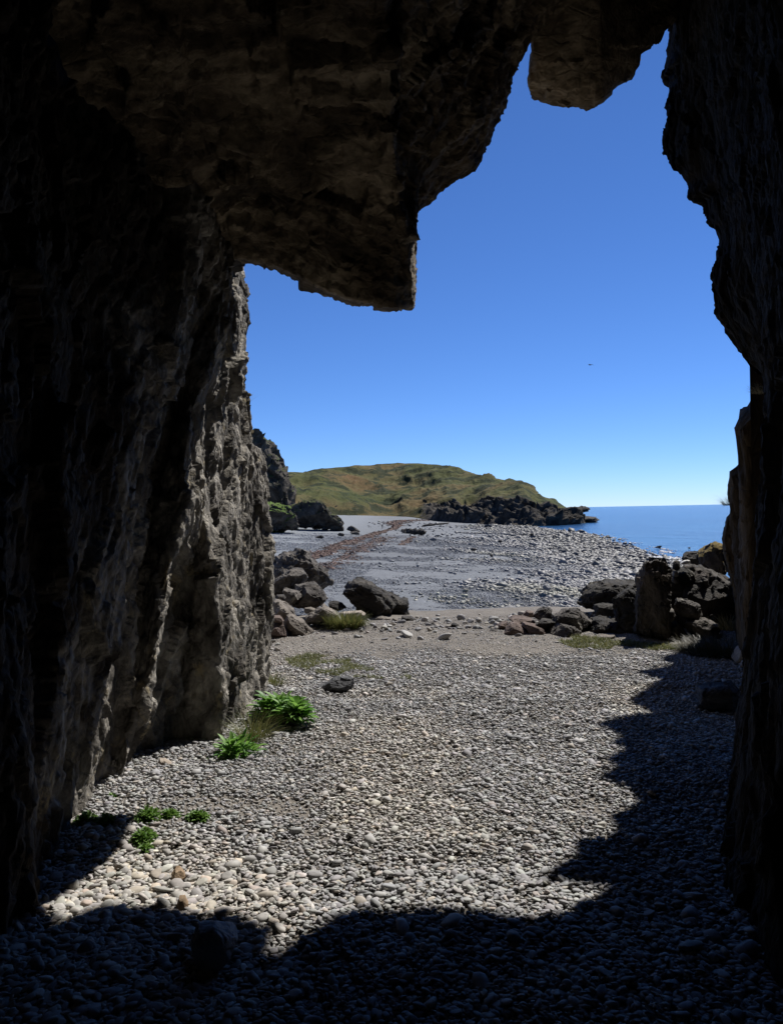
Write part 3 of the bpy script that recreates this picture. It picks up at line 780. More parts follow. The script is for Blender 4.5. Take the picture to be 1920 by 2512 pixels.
# ------------------------------------------------------------------ headland hill
sky_u = [520, 688, 747, 771, 832, 886, 938, 974, 1051, 1065, 1100, 1119, 1164, 1193, 1214, 1274, 1289, 1315, 1351, 1366, 1387, 1405, 1428, 1452]
sky_v = [1175, 1160, 1159, 1152, 1147, 1142, 1139, 1136, 1137, 1138, 1146, 1152, 1164, 1167, 1177, 1183, 1189, 1214, 1225, 1237, 1246, 1252, 1262, 1277]
ft_u = [520, 700, 829, 878, 955, 1023, 1051, 1086, 1208, 1292, 1387, 1405, 1428, 1452]
ft_v = [1300, 1285, 1274, 1270, 1266, 1270, 1276, 1282, 1288, 1291, 1290, 1288, 1285, 1281]
ds_u = [520, 700, 955, 1100, 1200, 1290, 1350, 1405]
ds_d = [780, 850, 1000, 900, 760, 620, 560, 560]
us = np.linspace(520, 1452, 440)
nt = 150
HP = np.zeros((nt, len(us), 3)); rockw = np.zeros((nt, len(us)))
def soft(a, k=21):
    w_ = np.hanning(k + 2)[1:-1]; w_ /= w_.sum()
    return np.convolve(np.pad(a, k // 2, mode='edge'), w_, mode='valid')
DF = soft(np.interp(us, [520, 700, 829, 955, 1023, 1086, 1208, 1292, 1405, 1452], [400, 430, 520, 640, 600, 540, 450, 409, 430, 500]), 61)
DS = soft(np.interp(us, ds_u, ds_d), 81)
TC = soft(np.interp(us, [520, 800, 950, 1080, 1180, 1300, 1400], [0.2, 0.2, 0.12, 0.26, 0.42, 0.70, 0.9]), 31)
for j, u in enumerate(us):
    vf = np.interp(u, ft_u, ft_v); vs = np.interp(u, sky_u, sky_v)
    df = DF[j]
    dsk = max(DS[j], df + 45)
    tc = TC[j] * (1 + 0.25 * float(vnoise(np.array([u * 0.02, 3.3, 0]), 77)))
    tc = min(tc, 0.96)
    for i in range(nt):
        t = i / (nt - 1)
        if t < 0.06:      # skirt under the beach
            p0 = W(u, vf, df); HP[i, j] = p0 + np.array([0, -3 * (0.06 - t) / 0.06, -3 * (0.06 - t) / 0.06]); rockw[i, j] = 0; continue
        s = (t - 0.06) / 0.74
        if s <= 1:
            g = 0.22 * s / tc if s < tc else 0.22 + 0.78 * ((s - tc) / (1 - tc)) ** 1.25
            HP[i, j] = W(u, vf + (vs - vf) * s, df + (dsk - df) * g)
            rockw[i, j] = smooth(tc * 1.12, tc * 0.8, s) * smooth(1010, 1110, u) * 1.0 + 0.3 * smooth(tc * 1.1, tc * .7, s)
        else:
            b = W(u, vs, dsk); k = (s - 1) / 0.27
            HP[i, j] = b + np.array([b[0] / b[1] * 400 * k, 400 * k, -18 * k * k - 2 * k])
n = grid_normals(HP)
if n[..., 2].mean() < 0: n = -n
wt = np.clip((np.arange(nt) / (nt - 1) - 0.06) / 0.05, 0, 1)[:, None] * (1 - 0.75 * np.exp(-((np.arange(nt) / (nt - 1) - 0.80) / 0.03) ** 2))[:, None]
q = HP * np.array([1, 1, 1.6])
hd = 5.0 * fbm(q * 0.014, 4, 300) + 2.6 * ridged(q * np.array([0.035, 0.016, 0.02]), 4, 301) + rockw * (2.0 * ridged(q * 0.06, 4, 302) + 2.2 * facets(q * np.array([0.10, 0.10, 0.07]), 304, 1.4) + 0.8 * fbm(q * 0.3, 3, 303))
hd = hd * smooth(1452, 1395, us)[None]
HP2 = HP + n * (hd * wt)[..., None]
c3 = np.repeat((rockw.reshape(-1, 1)), 3, 1)
me = mesh_np('hill', HP2.reshape(-1, 3), grid_faces(nt, len(us)), True, c3)
o = add_obj('hill', me, M['hill'])
tag(o, 'grassy headland with brown and green slopes above dark sea cliffs', 'hill', kind='structure')

# rocky reefs at the tip of the headland
reefs = [
    ('low black reef trailing off the headland into the sea', [(1250, 1290), (1290, 1268), (1330, 1262), (1387, 1263), (1440, 1265), (1486, 1266), (1458, 1273), (1447, 1281), (1390, 1288), (1310, 1292)], 500, 20),
    ('distant dark skerry against the horizon past the headland', [(1350, 1262), (1362, 1246), (1382, 1245), (1400, 1243), (1423, 1240), (1436, 1243), (1450, 1248), (1442, 1256), (1400, 1262)], 640, 25),
]
for i, (lab, poly, d, th) in enumerate(reefs):
    o = outline_solid('reef', poly, d, th, M['shore_rock'], seed=61 + i, amp=0.12, facets=8, M_=200, K_=60, ruff=1.0)
    tag(o, lab, 'reef', kind='structure')

# cliffs along the back of the beach
cl = [
    ('tall dark cliff with a grassy rim behind the cave wall', [(560, 1040), (640, 1092), (656, 1104), (667, 1114), (677, 1114), (682, 1130), (687, 1162), (702, 1176), (702, 1190), (711, 1202), (726, 1228), (735, 1260), (738, 1300), (560, 1310)], 250, 14, 'cliff'),
    ('broken black cliff running out onto the shingle', [(700, 1225), (726, 1226), (750, 1228), (771, 1227), (778, 1236), (786, 1246), (794, 1262), (821, 1274), (836, 1290), (844, 1302), (800, 1302), (760, 1296), (700, 1292)], 238, 9, 'cliff'),
    ('squat crag capped with bright green turf by the shingle', [(600, 1225), (656, 1229), (676, 1232), (698, 1243), (726, 1262), (733, 1285), (735, 1300), (715, 1306), (690, 1306), (600, 1300)], 200, 8, 'green_crag'),
]
for i, (lab, poly, d, th, m) in enumerate(cl):
    o = outline_solid('cliff', poly, d, th, M[m], seed=70 + i, amp=0.075, facets=14, ruff=0.4, M_=200, K_=80)
    tag(o, lab, 'cliff', kind='structure')

# ------------------------------------------------------------------ boulders: (name, label, category, outline, distance, half depth, material, options)
Z1 = lambda *p: zp(p, 4.2, 640, 1320)
Z2 = lambda *p: zp(p, 4.667, 1200, 1330)
Z3 = lambda *p: zp(p, 4.2, 1520, 1300)
Z4 = lambda *p: zp(p, 3.652, 640, 1080)
Z5 = lambda *p: zp(p, 3.36, 1000, 1100)
Z6 = lambda *p: zp(p, 4.2, 500, 1600)
rocks = [
    # pile by the left wall
    ('boulder', 'largest layered boulder topping the pile by the sunlit wall', Z1((40, 215), (150, 180), (240, 150), (340, 122), (380, 100), (430, 115), (500, 190), (600, 270), (700, 380), (770, 490), (765, 545), (690, 592), (600, 560), (450, 500), (230, 530), (110, 570), (60, 570), (50, 400)), 14.2, 0.85, 'grey_rock', dict(strata=0.05, sdir=(0.5, 0.2, 0.9), amp=0.07, facets=12)),
    ('boulder', 'wedge of rock with a pale top under the largest boulder of the pile', Z1((100, 465), (150, 420), (230, 365), (330, 305), (440, 310), (490, 380), (480, 450), (370, 500), (230, 530), (110, 575)), 13.2, 0.4, 'grey_rock', dict(strata=0.04, facets=10)),
    ('boulder', 'rounded boulder with a white patch below the pile', Z1((370, 500), (450, 460), (530, 455), (610, 520), (680, 600), (696, 640), (660, 690), (580, 735), (470, 725), (340, 705), (280, 650), (360, 580)), 12.6, 0.45, 'grey_rock', dict(facets=10)),
    ('boulder', 'blunt angular block wedged left of the rounded boulder', Z1((222, 550), (250, 515), (320, 535), (380, 530), (430, 605), (360, 640), (330, 705), (260, 660)), 12.2, 0.3, 'grey_rock', dict(facets=10)),
    ('boulder', 'small cube of rock against the sunlit wall', Z1((150, 600), (170, 582), (240, 585), (258, 610), (250, 660), (180, 670)), 11.6, 0.14, 'grey_rock', dict(facets=8)),
    ('stone', 'small brown block at the foot of the boulder pile', Z1((445, 722), (530, 712), (572, 732), (552, 775), (470, 778), (440, 755)), 11.9, 0.12, 'tan_rock', dict(facets=8)),
    ('rock_slab', 'pale speckled rock sloping beside the wall', Z1((60, 635), (160, 638), (280, 700), (350, 760), (362, 800), (300, 862), (200, 850), (60, 850)), 10.9, 0.4, 'tan_rock', dict(facets=6)),
    ('rock_slab', 'leaning tan slab with a shaded left side', Z1((205, 800), (265, 795), (330, 788), (430, 850), (500, 940), (572, 1002), (520, 1032), (440, 1012), (340, 985), (265, 930), (228, 860)), 10.1, 0.28, 'tan_rock', dict(zbase=-0.03, facets=12, strata=0.03, sdir=(0.9, 0.2, 0.6))),
    ('boulder', 'rust red boulder at the foot of the sunlit wall', Z1((60, 880), (140, 858), (220, 895), (268, 980), (250, 1040), (180, 1066), (60, 1040)), 9.55, 0.22, 'red_rock', dict(zbase=-0.03, facets=8, strata=0.03, sdir=(-0.4, 0.1, 0.9))),
    ('rock_slab', 'reddish block between the leaning slab and the speckled rock', Z1((110, 800), (200, 795), (240, 850), (215, 880), (130, 860)), 10.2, 0.14, 'red_rock', dict(facets=8)),
    ('rock_slab', 'flat layered outcrop behind the grass tuft', Z1((440, 862), (560, 770), (670, 688), (720, 690), (780, 740), (800, 800), (700, 845), (620, 895), (520, 905)), 11.1, 0.3, 'tan_rock', dict(facets=8, strata=0.06, sfreq=9, sdir=(0.6, 0.2, 0.8))),
    ('boulder', 'small dark boulder in the gap beside the black rock', Z1((688, 665), (760, 650), (830, 672), (888, 732), (810, 752), (730, 745)), 12.2, 0.2, 'black_rock', dict(facets=8)),
    ('stone', 'pale rounded stone end behind the grass tuft', Z1((800, 772), (900, 756), (1040, 750), (1082, 782), (1072, 806), (800, 806)), 11.3, 0.14, 'pale_stone', dict(facets=4)),
    ('boulder', 'black layered boulder standing alone on the terrace edge', Z1((838, 545), (870, 462), (930, 430), (1000, 413), (1080, 448), (1170, 490), (1250, 548), (1330, 615), (1385, 680), (1392, 760), (1385, 832), (1300, 812), (1200, 806), (1080, 800), (1000, 760), (895, 748), (862, 665), (848, 600)), 12.4, 0.6, 'black_rock', dict(strata=0.06, sfreq=8, sdir=(0.45, 0.25, 0.9), facets=9, amp=0.06, M_=140, K_=70, lean=0.35)),
    ('boulder', 'black slab lying behind the lone layered boulder', Z1((1200, 520), (1270, 560), (1360, 600), (1440, 640), (1520, 650), (1540, 670), (1532, 708), (1502, 722), (1535, 805), (1400, 835), (1330, 800), (1250, 650)), 12.9, 0.4, 'black_rock', dict(strata=0.05, sdir=(0.45, 0.25, 0.9), facets=8)),
    ('stone', 'flat tan stone on the terrace edge under the black boulder', Z1((1175, 815), (1240, 803), (1345, 830), (1340, 862), (1220, 862)), 10.9, 0.15, 'tan_rock', dict(zbase=-0.03, facets=5)),
    ('stone', 'pointed grey stone on the terrace edge under the black boulder', Z1((1340, 860), (1365, 815), (1400, 840), (1432, 880), (1370, 885)), 10.6, 0.12, 'tan_rock', dict(zbase=-0.03, facets=7)),
    ('stone', 'dark jumbled stone at the right foot of the black boulder', Z1((1432, 850), (1450, 800), (1530, 805), (1612, 855), (1560, 882), (1470, 882)), 10.9, 0.15, 'grey_rock', dict(zbase=-0.03, facets=7)),
    ('stone', 'grey cobble on the terrace edge right of the grass tuft', Z1((1025, 835), (1050, 805), (1095, 800), (1112, 838), (1060, 848)), 10.9, 0.1, 'grey_stone', dict(zbase=-0.03, facets=4)),
    ('stone', 'low grey stone in the middle of the terrace edge', zp([(1060, 1085), (1150, 1060), (1160, 1085), (1100, 1095)], 2.24, 550, 1050), 10.9, 0.12, 'grey_rock', dict(zbase=-0.03, facets=5)),
    ('stone', 'small dark stone in the middle of the terrace edge', zp([(1235, 1090), (1260, 1070), (1290, 1085), (1295, 1105), (1250, 1105)], 2.24, 550, 1050), 10.6, 0.08, 'black_rock', dict(zbase=-0.03, facets=6)),
    ('rock_slab', 'dark slate slab lying on the pebbles by the green plant', Z6((1150, 376), (1260, 330), (1330, 272), (1440, 254), (1530, 260), (1562, 340), (1520, 402), (1400, 412), (1280, 400)), 7.2, 0.13, 'slate', dict(zbase=0.012, facets=6, strata=0.05, sdir=(0.2, 0.4, 0.9))),
    # right cluster
    ('boulder', 'flat topped reddish boulder first in the right hand row', Z2((160, 1055), (168, 970), (220, 925), (330, 920), (420, 990), (515, 1066), (350, 1070)), 10.0, 0.25, 'red_rock', dict(zbase=-0.03, facets=7, cut=(0.7, 0.9))),
    ('boulder', 'speckled rust and black boulder between reddish boulder and slate block', Z2((350, 922), (430, 930), (560, 960), (620, 1000), (652, 1075), (540, 1082), (450, 1005)), 10.15, 0.22, 'red_rock', dict(zbase=-0.03, facets=9)),
    ('boulder', 'purple grey block with a flat sunlit top above the grass', Z2((668, 1035), (690, 990), (750, 918), (850, 940), (960, 960), (1062, 1032), (990, 1085), (830, 1098)), 9.8, 0.3, 'grey_rock', dict(zbase=-0.03, facets=8)),
    ('boulder', 'low dark rock at the left end of the right hand row', Z2((40, 1000), (130, 920), (205, 912), (215, 960), (160, 1030)), 10.5, 0.2, 'red_rock', dict(zbase=-0.03, facets=8)),
    ('stone', 'thin flat stone before the low dark rock', Z2((-20, 1010), (40, 992), (130, 1005), (160, 1035), (60, 1050)), 10.2, 0.12, 'grey_rock', dict(zbase=-0.03, facets=5)),
    ('boulder', 'brown ledge of rock behind the reddish boulder', Z2((200, 905), (280, 850), (400, 858), (515, 890), (525, 955), (330, 930)), 10.8, 0.3, 'red_rock', dict(facets=8)),
    ('boulder', 'small pinkish boulder at the back of the right hand row', Z2((368, 855), (430, 784), (500, 798), (515, 860)), 11.2, 0.15, 'red_rock', dict(facets=6)),
    ('boulder', 'dark peaked rock with one pale sunlit face', Z2((495, 858), (560, 780), (630, 738), (715, 768), (725, 885), (660, 905), (540, 895)), 10.7, 0.2, 'grey_rock', dict(facets=12)),
    ('boulder', 'dark stone wedged under the peaked rock', Z2((520, 960), (550, 885), (640, 875), (760, 900), (770, 940), (690, 1020), (600, 990)), 10.3, 0.2, 'black_rock', dict(facets=9)),
    ('boulder', 'brown furrowed boulder beside the peaked rock', Z2((712, 835), (850, 780), (1045, 753), (1140, 830), (1180, 900), (1130, 995), (1050, 1015), (960, 955), (780, 925)), 10.4, 0.35, 'grey_rock', dict(facets=9, strata=0.05, sdir=(0.9, 0.1, 0.3))),
    ('boulder', 'large round black boulder behind the right hand row', Z2((985, 755), (1050, 640), (1080, 540), (1160, 478), (1320, 420), (1450, 428), (1600, 435), (1760, 450), (1760, 780), (1200, 810), (1080, 775)), 11.8, 0.7, 'black_rock', dict(facets=6, amp=0.06)),
    ('boulder', 'long black ledge in front of the round black boulder', Z2((1170, 760), (1230, 720), (1350, 690), (1520, 690), (1640, 715), (1720, 760), (1700, 840), (1300, 830)), 11.0, 0.35, 'black_rock', dict(facets=8)),
    ('boulder', 'broad black boulder at the foot of the square pillar', Z2((1080, 1080), (1110, 960), (1160, 875), (1280, 858), (1420, 895), (1560, 880), (1690, 920), (1690, 1125), (1300, 1120)), 10.3, 0.4, 'black_rock', dict(facets=10, amp=0.08)),
    ('boulder', 'small knobbed black boulder left of the square pillar', Z2((1400, 860), (1450, 835), (1530, 785), (1640, 820), (1690, 870), (1650, 930), (1450, 920)), 10.6, 0.25, 'black_rock', dict(facets=9)),
    ('rock_slab', 'flat pale slab lying in the grass before the black boulders', Z2((1160, 1105), (1280, 1068), (1420, 1056), (1442, 1105), (1395, 1135), (1250, 1130)), 9.75, 0.2, 'tan_rock', dict(zbase=-0.03, facets=6)),
    ('boulder', 'tall square pillar of dark rock at the terrace edge', Z3((140, 500), (150, 395), (165, 330), (250, 284), (400, 298), (490, 312), (532, 370), (542, 450), (550, 690), (545, 900), (540, 1150), (260, 1155), (130, 1150), (140, 800)), 9.8, 0.3, 'grey_dark', dict(zbase=-0.03, facets=10, M_=150, K_=70, box=0.42, cut=(0.78, 0.95), amp=0.07)),
    ('boulder', 'massive grey boulder sloping down beside the square pillar', Z3((555, 570), (605, 400), (630, 352), (730, 350), (860, 388), (1000, 440), (1120, 480), (1200, 600), (1260, 820), (1150, 930), (1000, 960), (700, 960), (560, 900)), 10.6, 0.6, 'grey_dark', dict(facets=9, amp=0.06)),
    ('boulder', 'round topped boulder resting before the massive grey boulder', Z3((552, 770), (580, 703), (720, 718), (830, 788), (852, 890), (800, 915), (600, 885), (560, 840)), 9.75, 0.22, 'grey_rock', dict(facets=6)),
    ('boulder', 'small speckled boulder between pillar and round topped boulder', Z3((395, 890), (430, 830), (540, 808), (575, 880), (540, 935), (480, 985), (408, 1010)), 9.6, 0.16, 'grey_rock', dict(facets=8)),
    ('boulder', 'peaked boulder at the right foot of the square pillar', Z3((420, 1060), (500, 990), (580, 933), (632, 1000), (690, 1085), (640, 1125), (500, 1140), (425, 1130)), 9.5, 0.2, 'grey_rock', dict(zbase=-0.03, facets=10)),
    ('boulder', 'jagged boulder sloping to the shaded grass', Z3((640, 960), (680, 920), (850, 908), (960, 968), (1055, 1012), (900, 1110), (780, 1120), (690, 1070)), 9.6, 0.3, 'grey_rock', dict(facets=12)),
    ('boulder', 'dark block standing against the sea behind the massive boulder', Z3((632, 340), (645, 270), (685, 223), (800, 218), (870, 250), (880, 400), (720, 400)), 13.0, 0.3, 'black_rock', dict(facets=7)),
    ('boulder', 'brown moss capped boulder against the sea', Z3((790, 222), (880, 150), (980, 118), (1070, 145), (1140, 260), (1160, 460), (1000, 470), (850, 420), (800, 300)), 12.6, 0.5, 'mossy', dict(facets=6)),
    ('stone', 'white cobble perched on the massive grey boulder', Z3((618, 345), (650, 316), (690, 308), (724, 318), (720, 342), (660, 354)), 10.3, 0.07, 'white_stone', dict(facets=2)),
    ('stone', 'dark cobble wedged at the top of the pillar gap', Z3((535, 400), (545, 330), (580, 308), (615, 330), (625, 400), (580, 420)), 10.2, 0.08, 'black_rock', dict(facets=5)),
    ('stone', 'pale cobble wedged halfway down the pillar gap', Z3((535, 470), (545, 425), (590, 425), (605, 475), (570, 490)), 10.2, 0.07, 'grey_stone', dict(facets=4)),
    ('stone', 'square cobble wedged at the bottom of the pillar gap', Z3((535, 545), (540, 480), (600, 480), (605, 545), (570, 556)), 10.2, 0.08, 'grey_rock', dict(facets=5)),
    ('stone', 'large smooth pale boulder in the shade of the right wall', Z3((1140, 1310), (1185, 1215), (1260, 1190), (1370, 1228), (1400, 1290), (1310, 1345), (1200, 1356)), 8.0, 0.2, 'pale_stone', dict(zbase=0.012, facets=3, amp=0.03)),
    ('stone', 'flat oval cobble under the smooth pale boulder', Z3((1228, 1380), (1275, 1344), (1400, 1345), (1440, 1375), (1400, 1405), (1260, 1408)), 7.4, 0.1, 'pale_stone', dict(zbase=0.012, facets=3, amp=0.03)),
    ('stone', 'fist sized grey cobble high against the right wall', Z3((1448, 1100), (1475, 1078), (1510, 1085), (1512, 1110), (1470, 1122)), 8.6, 0.06, 'grey_stone', dict(facets=3, amp=0.03)),
    ('rock_slab', 'flat rectangular slab lying in the shade on the pebbles', zp([(1303, 240), (1400, 222), (1480, 218), (1508, 250), (1502, 320), (1420, 335), (1312, 330)], 1.75, 960, 1550), 6.4, 0.16, 'slate', dict(zbase=0.012, facets=5, box=0.42)),
    ('rock_slab', 'angular grey stone in the shade at the cave front', zp([(818, 430), (850, 368), (940, 350), (1000, 362), (1022, 430), (1015, 520), (960, 555), (850, 545)], 1.75, 0, 2050), 2.93, 0.10, 'light_stone', dict(zbase=0.012, facets=9, cut=(0.6, 0.85), amp=0.03)),
    ('stone', 'pale pinkish oval stone by the foot of the left wall', zp([(885, 75), (905, 45), (950, 42), (1010, 70), (1030, 105), (1020, 150), (985, 165), (930, 140), (895, 105)], 3.733, 150, 1850), 4.95, 0.045, 'pale_stone', dict(zbase=0.012, facets=3, amp=0.03)),
    ('stone', 'ochre stone with flat faces on the sunlit pebbles', zp([(1010, 1090), (1040, 1050), (1085, 1050), (1140, 1100), (1138, 1150), (1100, 1180), (1050, 1165), (1010, 1130)], 3.733, 150, 1850), 3.52, 0.035, 'ochre_stone', dict(zbase=0.012, facets=7, amp=0.03)),
    ('stone', 'tan angular stone beside the green herbs', zp([(915, 625), (1000, 605), (1022, 620), (1010, 670), (940, 682)], 3.733, 150, 1850), 4.0, 0.035, 'ochre_stone', dict(zbase=0.012, facets=6, amp=0.03)),
    ('stone', 'rounded tan and grey stone below the ochre stone', zp([(760, 300), (770, 265), (795, 262), (810, 290), (800, 315), (770, 315)], 1.75, 0, 2050), 3.2, 0.03, 'ochre_stone', dict(zbase=0.012, facets=4, amp=0.03)),
    ('stone', 'wedge shaped light stone at the tip of the wall shadow', zp([(452, 160), (465, 145), (500, 155), (525, 185), (515, 198), (480, 190)], 1.75, 0, 2050), 3.5, 0.035, 'pale_stone', dict(zbase=0.012, facets=6, amp=0.03)),
    ('boulder', 'dark rock filling the gap behind the square pillar', [(1585, 1420), (1640, 1392), (1690, 1400), (1720, 1470), (1715, 1572), (1590, 1572)], 10.45, 0.25, 'black_rock', dict(facets=8)),
    ('boulder', 'low dark rock between the round black boulder and the square pillar', [(1500, 1470), (1545, 1440), (1600, 1450), (1620, 1575), (1520, 1575)], 10.1, 0.25, 'black_rock', dict(facets=8)),
    # beach rocks far off
    ('beach_rock', 'pyramid of dark rock at the foot of the black cliff', Z4((610, 815), (640, 780), (680, 750), (720, 775), (748, 812), (690, 822)), 236, 2.6, 'shore_rock', dict(facets=8)),
    ('beach_rock', 'dark humped rock alone on the pale upper shingle', Z4((765, 800), (790, 775), (815, 764), (850, 785), (890, 815), (885, 830), (800, 815)), 210, 2.2, 'shore_rock', dict(facets=8)),
    ('beach_rock', 'flat dark rock just below the humped rock', Z4((795, 825), (840, 812), (885, 828), (880, 848), (820, 845)), 196, 1.6, 'shore_rock', dict(facets=6)),
    ('beach_rock', 'small dark rock below the pyramid rock on the shingle', Z4((685, 845), (705, 828), (735, 832), (752, 850), (735, 862), (700, 858)), 182, 1.2, 'shore_rock', dict(facets=6)),
    ('driftwood', 'dark driftwood log lying on the upper shingle', Z4((480, 868), (530, 856), (545, 848), (555, 858), (566, 868), (550, 882), (520, 876)), 170, 0.6, 'black_rock', dict(facets=5)),
    ('beach_rock', 'pointed dark rock beside the edge of the sunlit wall', Z4((70, 985), (80, 962), (110, 975), (124, 1010), (75, 1008)), 105, 0.6, 'shore_rock', dict(facets=7)),
    ('beach_rock', 'long jagged black rock lying across the beach centre', Z4((1250, 800), (1270, 782), (1298, 810), (1325, 784), (1350, 814), (1382, 790), (1410, 818), (1440, 798), (1480, 816), (1490, 858), (1400, 852), (1250, 826)), 215, 2.2, 'shore_rock', dict(facets=6, amp=0.12)),
    ('beach_rock', 'rounded rock beside the two walkers', Z4((1130, 800), (1145, 785), (1170, 783), (1176, 800), (1160, 806)), 270, 1.5, 'shore_rock', dict(facets=6)),
    ('beach_rock', 'dark rock ridge at the far end of the seaweed line', Z4((1430, 775), (1460, 755), (1510, 745), (1570, 750), (1560, 765), (1500, 768), (1440, 778)), 300, 2.5, 'shore_rock', dict(facets=6)),
    ('beach_rock', 'low rock ridge running from seaweed line to hill foot', Z4((1520, 765), (1570, 745), (1620, 738), (1690, 735), (1690, 745), (1600, 755)), 360, 3, 'shore_rock', dict(facets=6)),
    ('beach_rock', 'dark oval boulder alone among the grey cobbles', Z5((513, 828), (530, 818), (555, 822), (572, 838), (550, 846), (520, 842)), 124, 0.8, 'shore_rock', dict(facets=5)),
    ('beach_rock', 'small dark boulder nearest the beach centre among cobbles', Z5((673, 885), (685, 868), (700, 875), (702, 893), (680, 897)), 112, 0.4, 'shore_rock', dict(facets=5)),
    ('beach_rock', 'dark block farther up among the cobbles', Z5((740, 768), (750, 752), (775, 755), (778, 775), (750, 778)), 170, 0.9, 'shore_rock', dict(facets=5)),
    ('beach_rock', 'dark boulder by the cobbles close to the headland', Z5((1003, 715), (1015, 697), (1035, 703), (1037, 720), (1010, 722)), 225, 1.2, 'shore_rock', dict(facets=5)),
    ('beach_rock', 'black rock awash just off the cobbles', zp([(905, 392), (920, 382), (935, 387), (925, 395)], 2.24, 1150, 1150), 235, 1.0, 'shore_rock', dict(facets=5)),
    ('beach_rock', 'flat black rock awash at the edge of the cobbles', zp([(1015, 432), (1040, 422), (1060, 424), (1050, 436)], 2.24, 1150, 1150), 175, 0.8, 'shore_rock', dict(facets=5)),
    ('beach_rock', 'lone black rock in the water left of the mossy boulder', zp([(1198, 436), (1206, 430), (1218, 434), (1212, 440)], 2.24, 1150, 1150), 172, 0.7, 'shore_rock', dict(facets=5)),
    ('beach_rock', 'large flat blue grey cobble on the beach above the rock row', Z2((158, 790), (170, 755), (230, 722), (310, 748), (340, 782), (220, 798)), 50, 0.5, 'grey_stone', dict(facets=4)),
    ('beach_rock', 'flat grey cobble pair on the beach above the peaked rock', Z2((605, 500), (640, 472), (690, 500), (712, 545), (650, 555), (610, 530)), 66, 0.5, 'grey_stone', dict(facets=5)),
]
M['grey_dark'] = rock_mat('grey_dark_rock', (0.02, 0.018, 0.017), (0.055, 0.048, 0.042), (0.12, 0.10, 0.085), 2.6, (1.4, 1.4, 0.8), (0, 0.1, 0), 0.04)
CLEAR = []
CATS = {'boulder': 'boulder', 'stone': 'stone', 'rock_slab': 'rock', 'beach_rock': 'rock', 'driftwood': 'log'}
GRP = {'boulder': 'boulders at the terrace edge', 'stone': 'loose stones on the terrace', 'rock_slab': 'slabs of rock on the terrace', 'beach_rock': 'rocks on the beach'}
for i, (nm, lab, poly, d, th, mt, kw) in enumerate(rocks):
    kw = dict(kw)
    if nm == 'stone' or nm == 'beach_rock' or nm == 'driftwood':
        kw.setdefault('M_', 56); kw.setdefault('K_', 30)
    else:
        kw.setdefault('M_', 120); kw.setdefault('K_', 64)
    o = outline_solid(nm, poly, d, th, M[mt], seed=100 + i, **kw)
    tag(o, lab, CATS[nm], GRP.get(nm))
    if o.location.y < 9 and 'zbase' in kw:
        xs = [p[0] for p in poly]; CLEAR.append((o.location.x, o.location.y, (max(xs) - min(xs)) / 2 * o.location.y / F * 0.85))

# ------------------------------------------------------------------ pebbles
def ico(sub):
    import bmesh
    bm = bmesh.new(); bmesh.ops.create_icosphere(bm, subdivisions=sub, radius=1.0)
    V = np.array([v.co[:] for v in bm.verts]); Fc = np.array([[v.index for v in f.verts] for f in bm.faces]); bm.free()
    return V, Fc

def pebble_shapes(sub, k, seed, flat=(0.22, 0.48), ruff=0.22):
    V, Fc = ico(sub)
    r_ = np.random.default_rng(seed)
    out = []
    for i in range(k):
        W_ = V * (1 + ruff * fbm(V * 0.9 + i * 7.7, 2, seed + i)[:, None])
        for _ in range(5):
            n = r_.normal(size=3); n /= np.linalg.norm(n)
            d_ = W_ @ n; c = d_.max() * r_.uniform(0.5, 0.88)
            W_ = W_ - np.maximum(d_ - c, 0)[:, None] * n * 0.85
        W_ = W_ * np.array([1, r_.uniform(0.5, 0.9), r_.uniform(*flat)])
        out.append(W_)
    return np.array(out), Fc

def scatter(name, pos, size, cols, mat, sub, seed, tilt=0.24, flat=(0.22, 0.48), ruff=0.22):
    shp, Fc = pebble_shapes(sub, 24, seed, flat, ruff)
    r_ = np.random.default_rng(seed)
    n = len(pos); nv = shp.shape[1]
    k = r_.integers(0, len(shp), n)
    a = r_.uniform(0, 2 * math.pi, n); tx = r_.normal(0, tilt, n); ty = r_.normal(0, tilt, n)
    V = shp[k] * size[:, None, None]
    # tilt about x, then y, then spin about z
    c, s = np.cos(tx)[:, None], np.sin(tx)[:, None]
    y, z = V[..., 1] * c - V[..., 2] * s, V[..., 1] * s + V[..., 2] * c
    c, s = np.cos(ty)[:, None], np.sin(ty)[:, None]
    x, z = V[..., 0] * c + z * s, -V[..., 0] * s + z * c
    c, s = np.cos(a)[:, None], np.sin(a)[:, None]
    V = np.stack([x * c - y * s, x * s + y * c, z], -1) + pos[:, None, :]
    Fa = (Fc[None] + (np.arange(n) * nv)[:, None, None]).reshape(-1, 3)
    ca = np.repeat(cols, nv, 0)
    me = mesh_np(name, V.reshape(-1, 3), Fa, True, ca)
    return add_obj(name, me, mat)

PAL = np.array([(0.17, 0.17, 0.175), (0.21, 0.21, 0.215), (0.25, 0.25, 0.245), (0.30, 0.295, 0.285), (0.16, 0.16, 0.168), (0.27, 0.245, 0.215), (0.32, 0.28, 0.235), (0.235, 0.20, 0.175), (0.45, 0.43, 0.40), (0.13, 0.13, 0.135)])
PAL = PAL.mean(0) + 0.72 * (PAL - PAL.mean(0))
def pebble_cols(n, r_, p):
    k = r_.choice(len(PAL), n, p=p)
    return PAL[k] * 1.42 * r_.uniform(0.85, 1.18, (n, 1)) * r_.uniform(0.97, 1.03, (n, 3))

rp = np.random.default_rng(5)
def sample_floor(y0, y1, dens):
    area = (y1 - y0) * 8.2
    n = int(area * dens)
    x = rp.uniform(-3.0, 5.2, n); y = rp.uniform(y0, y1, n)
    keep = (np.abs(x) < 0.53 * y + 0.15)
    return x[keep], y[keep]

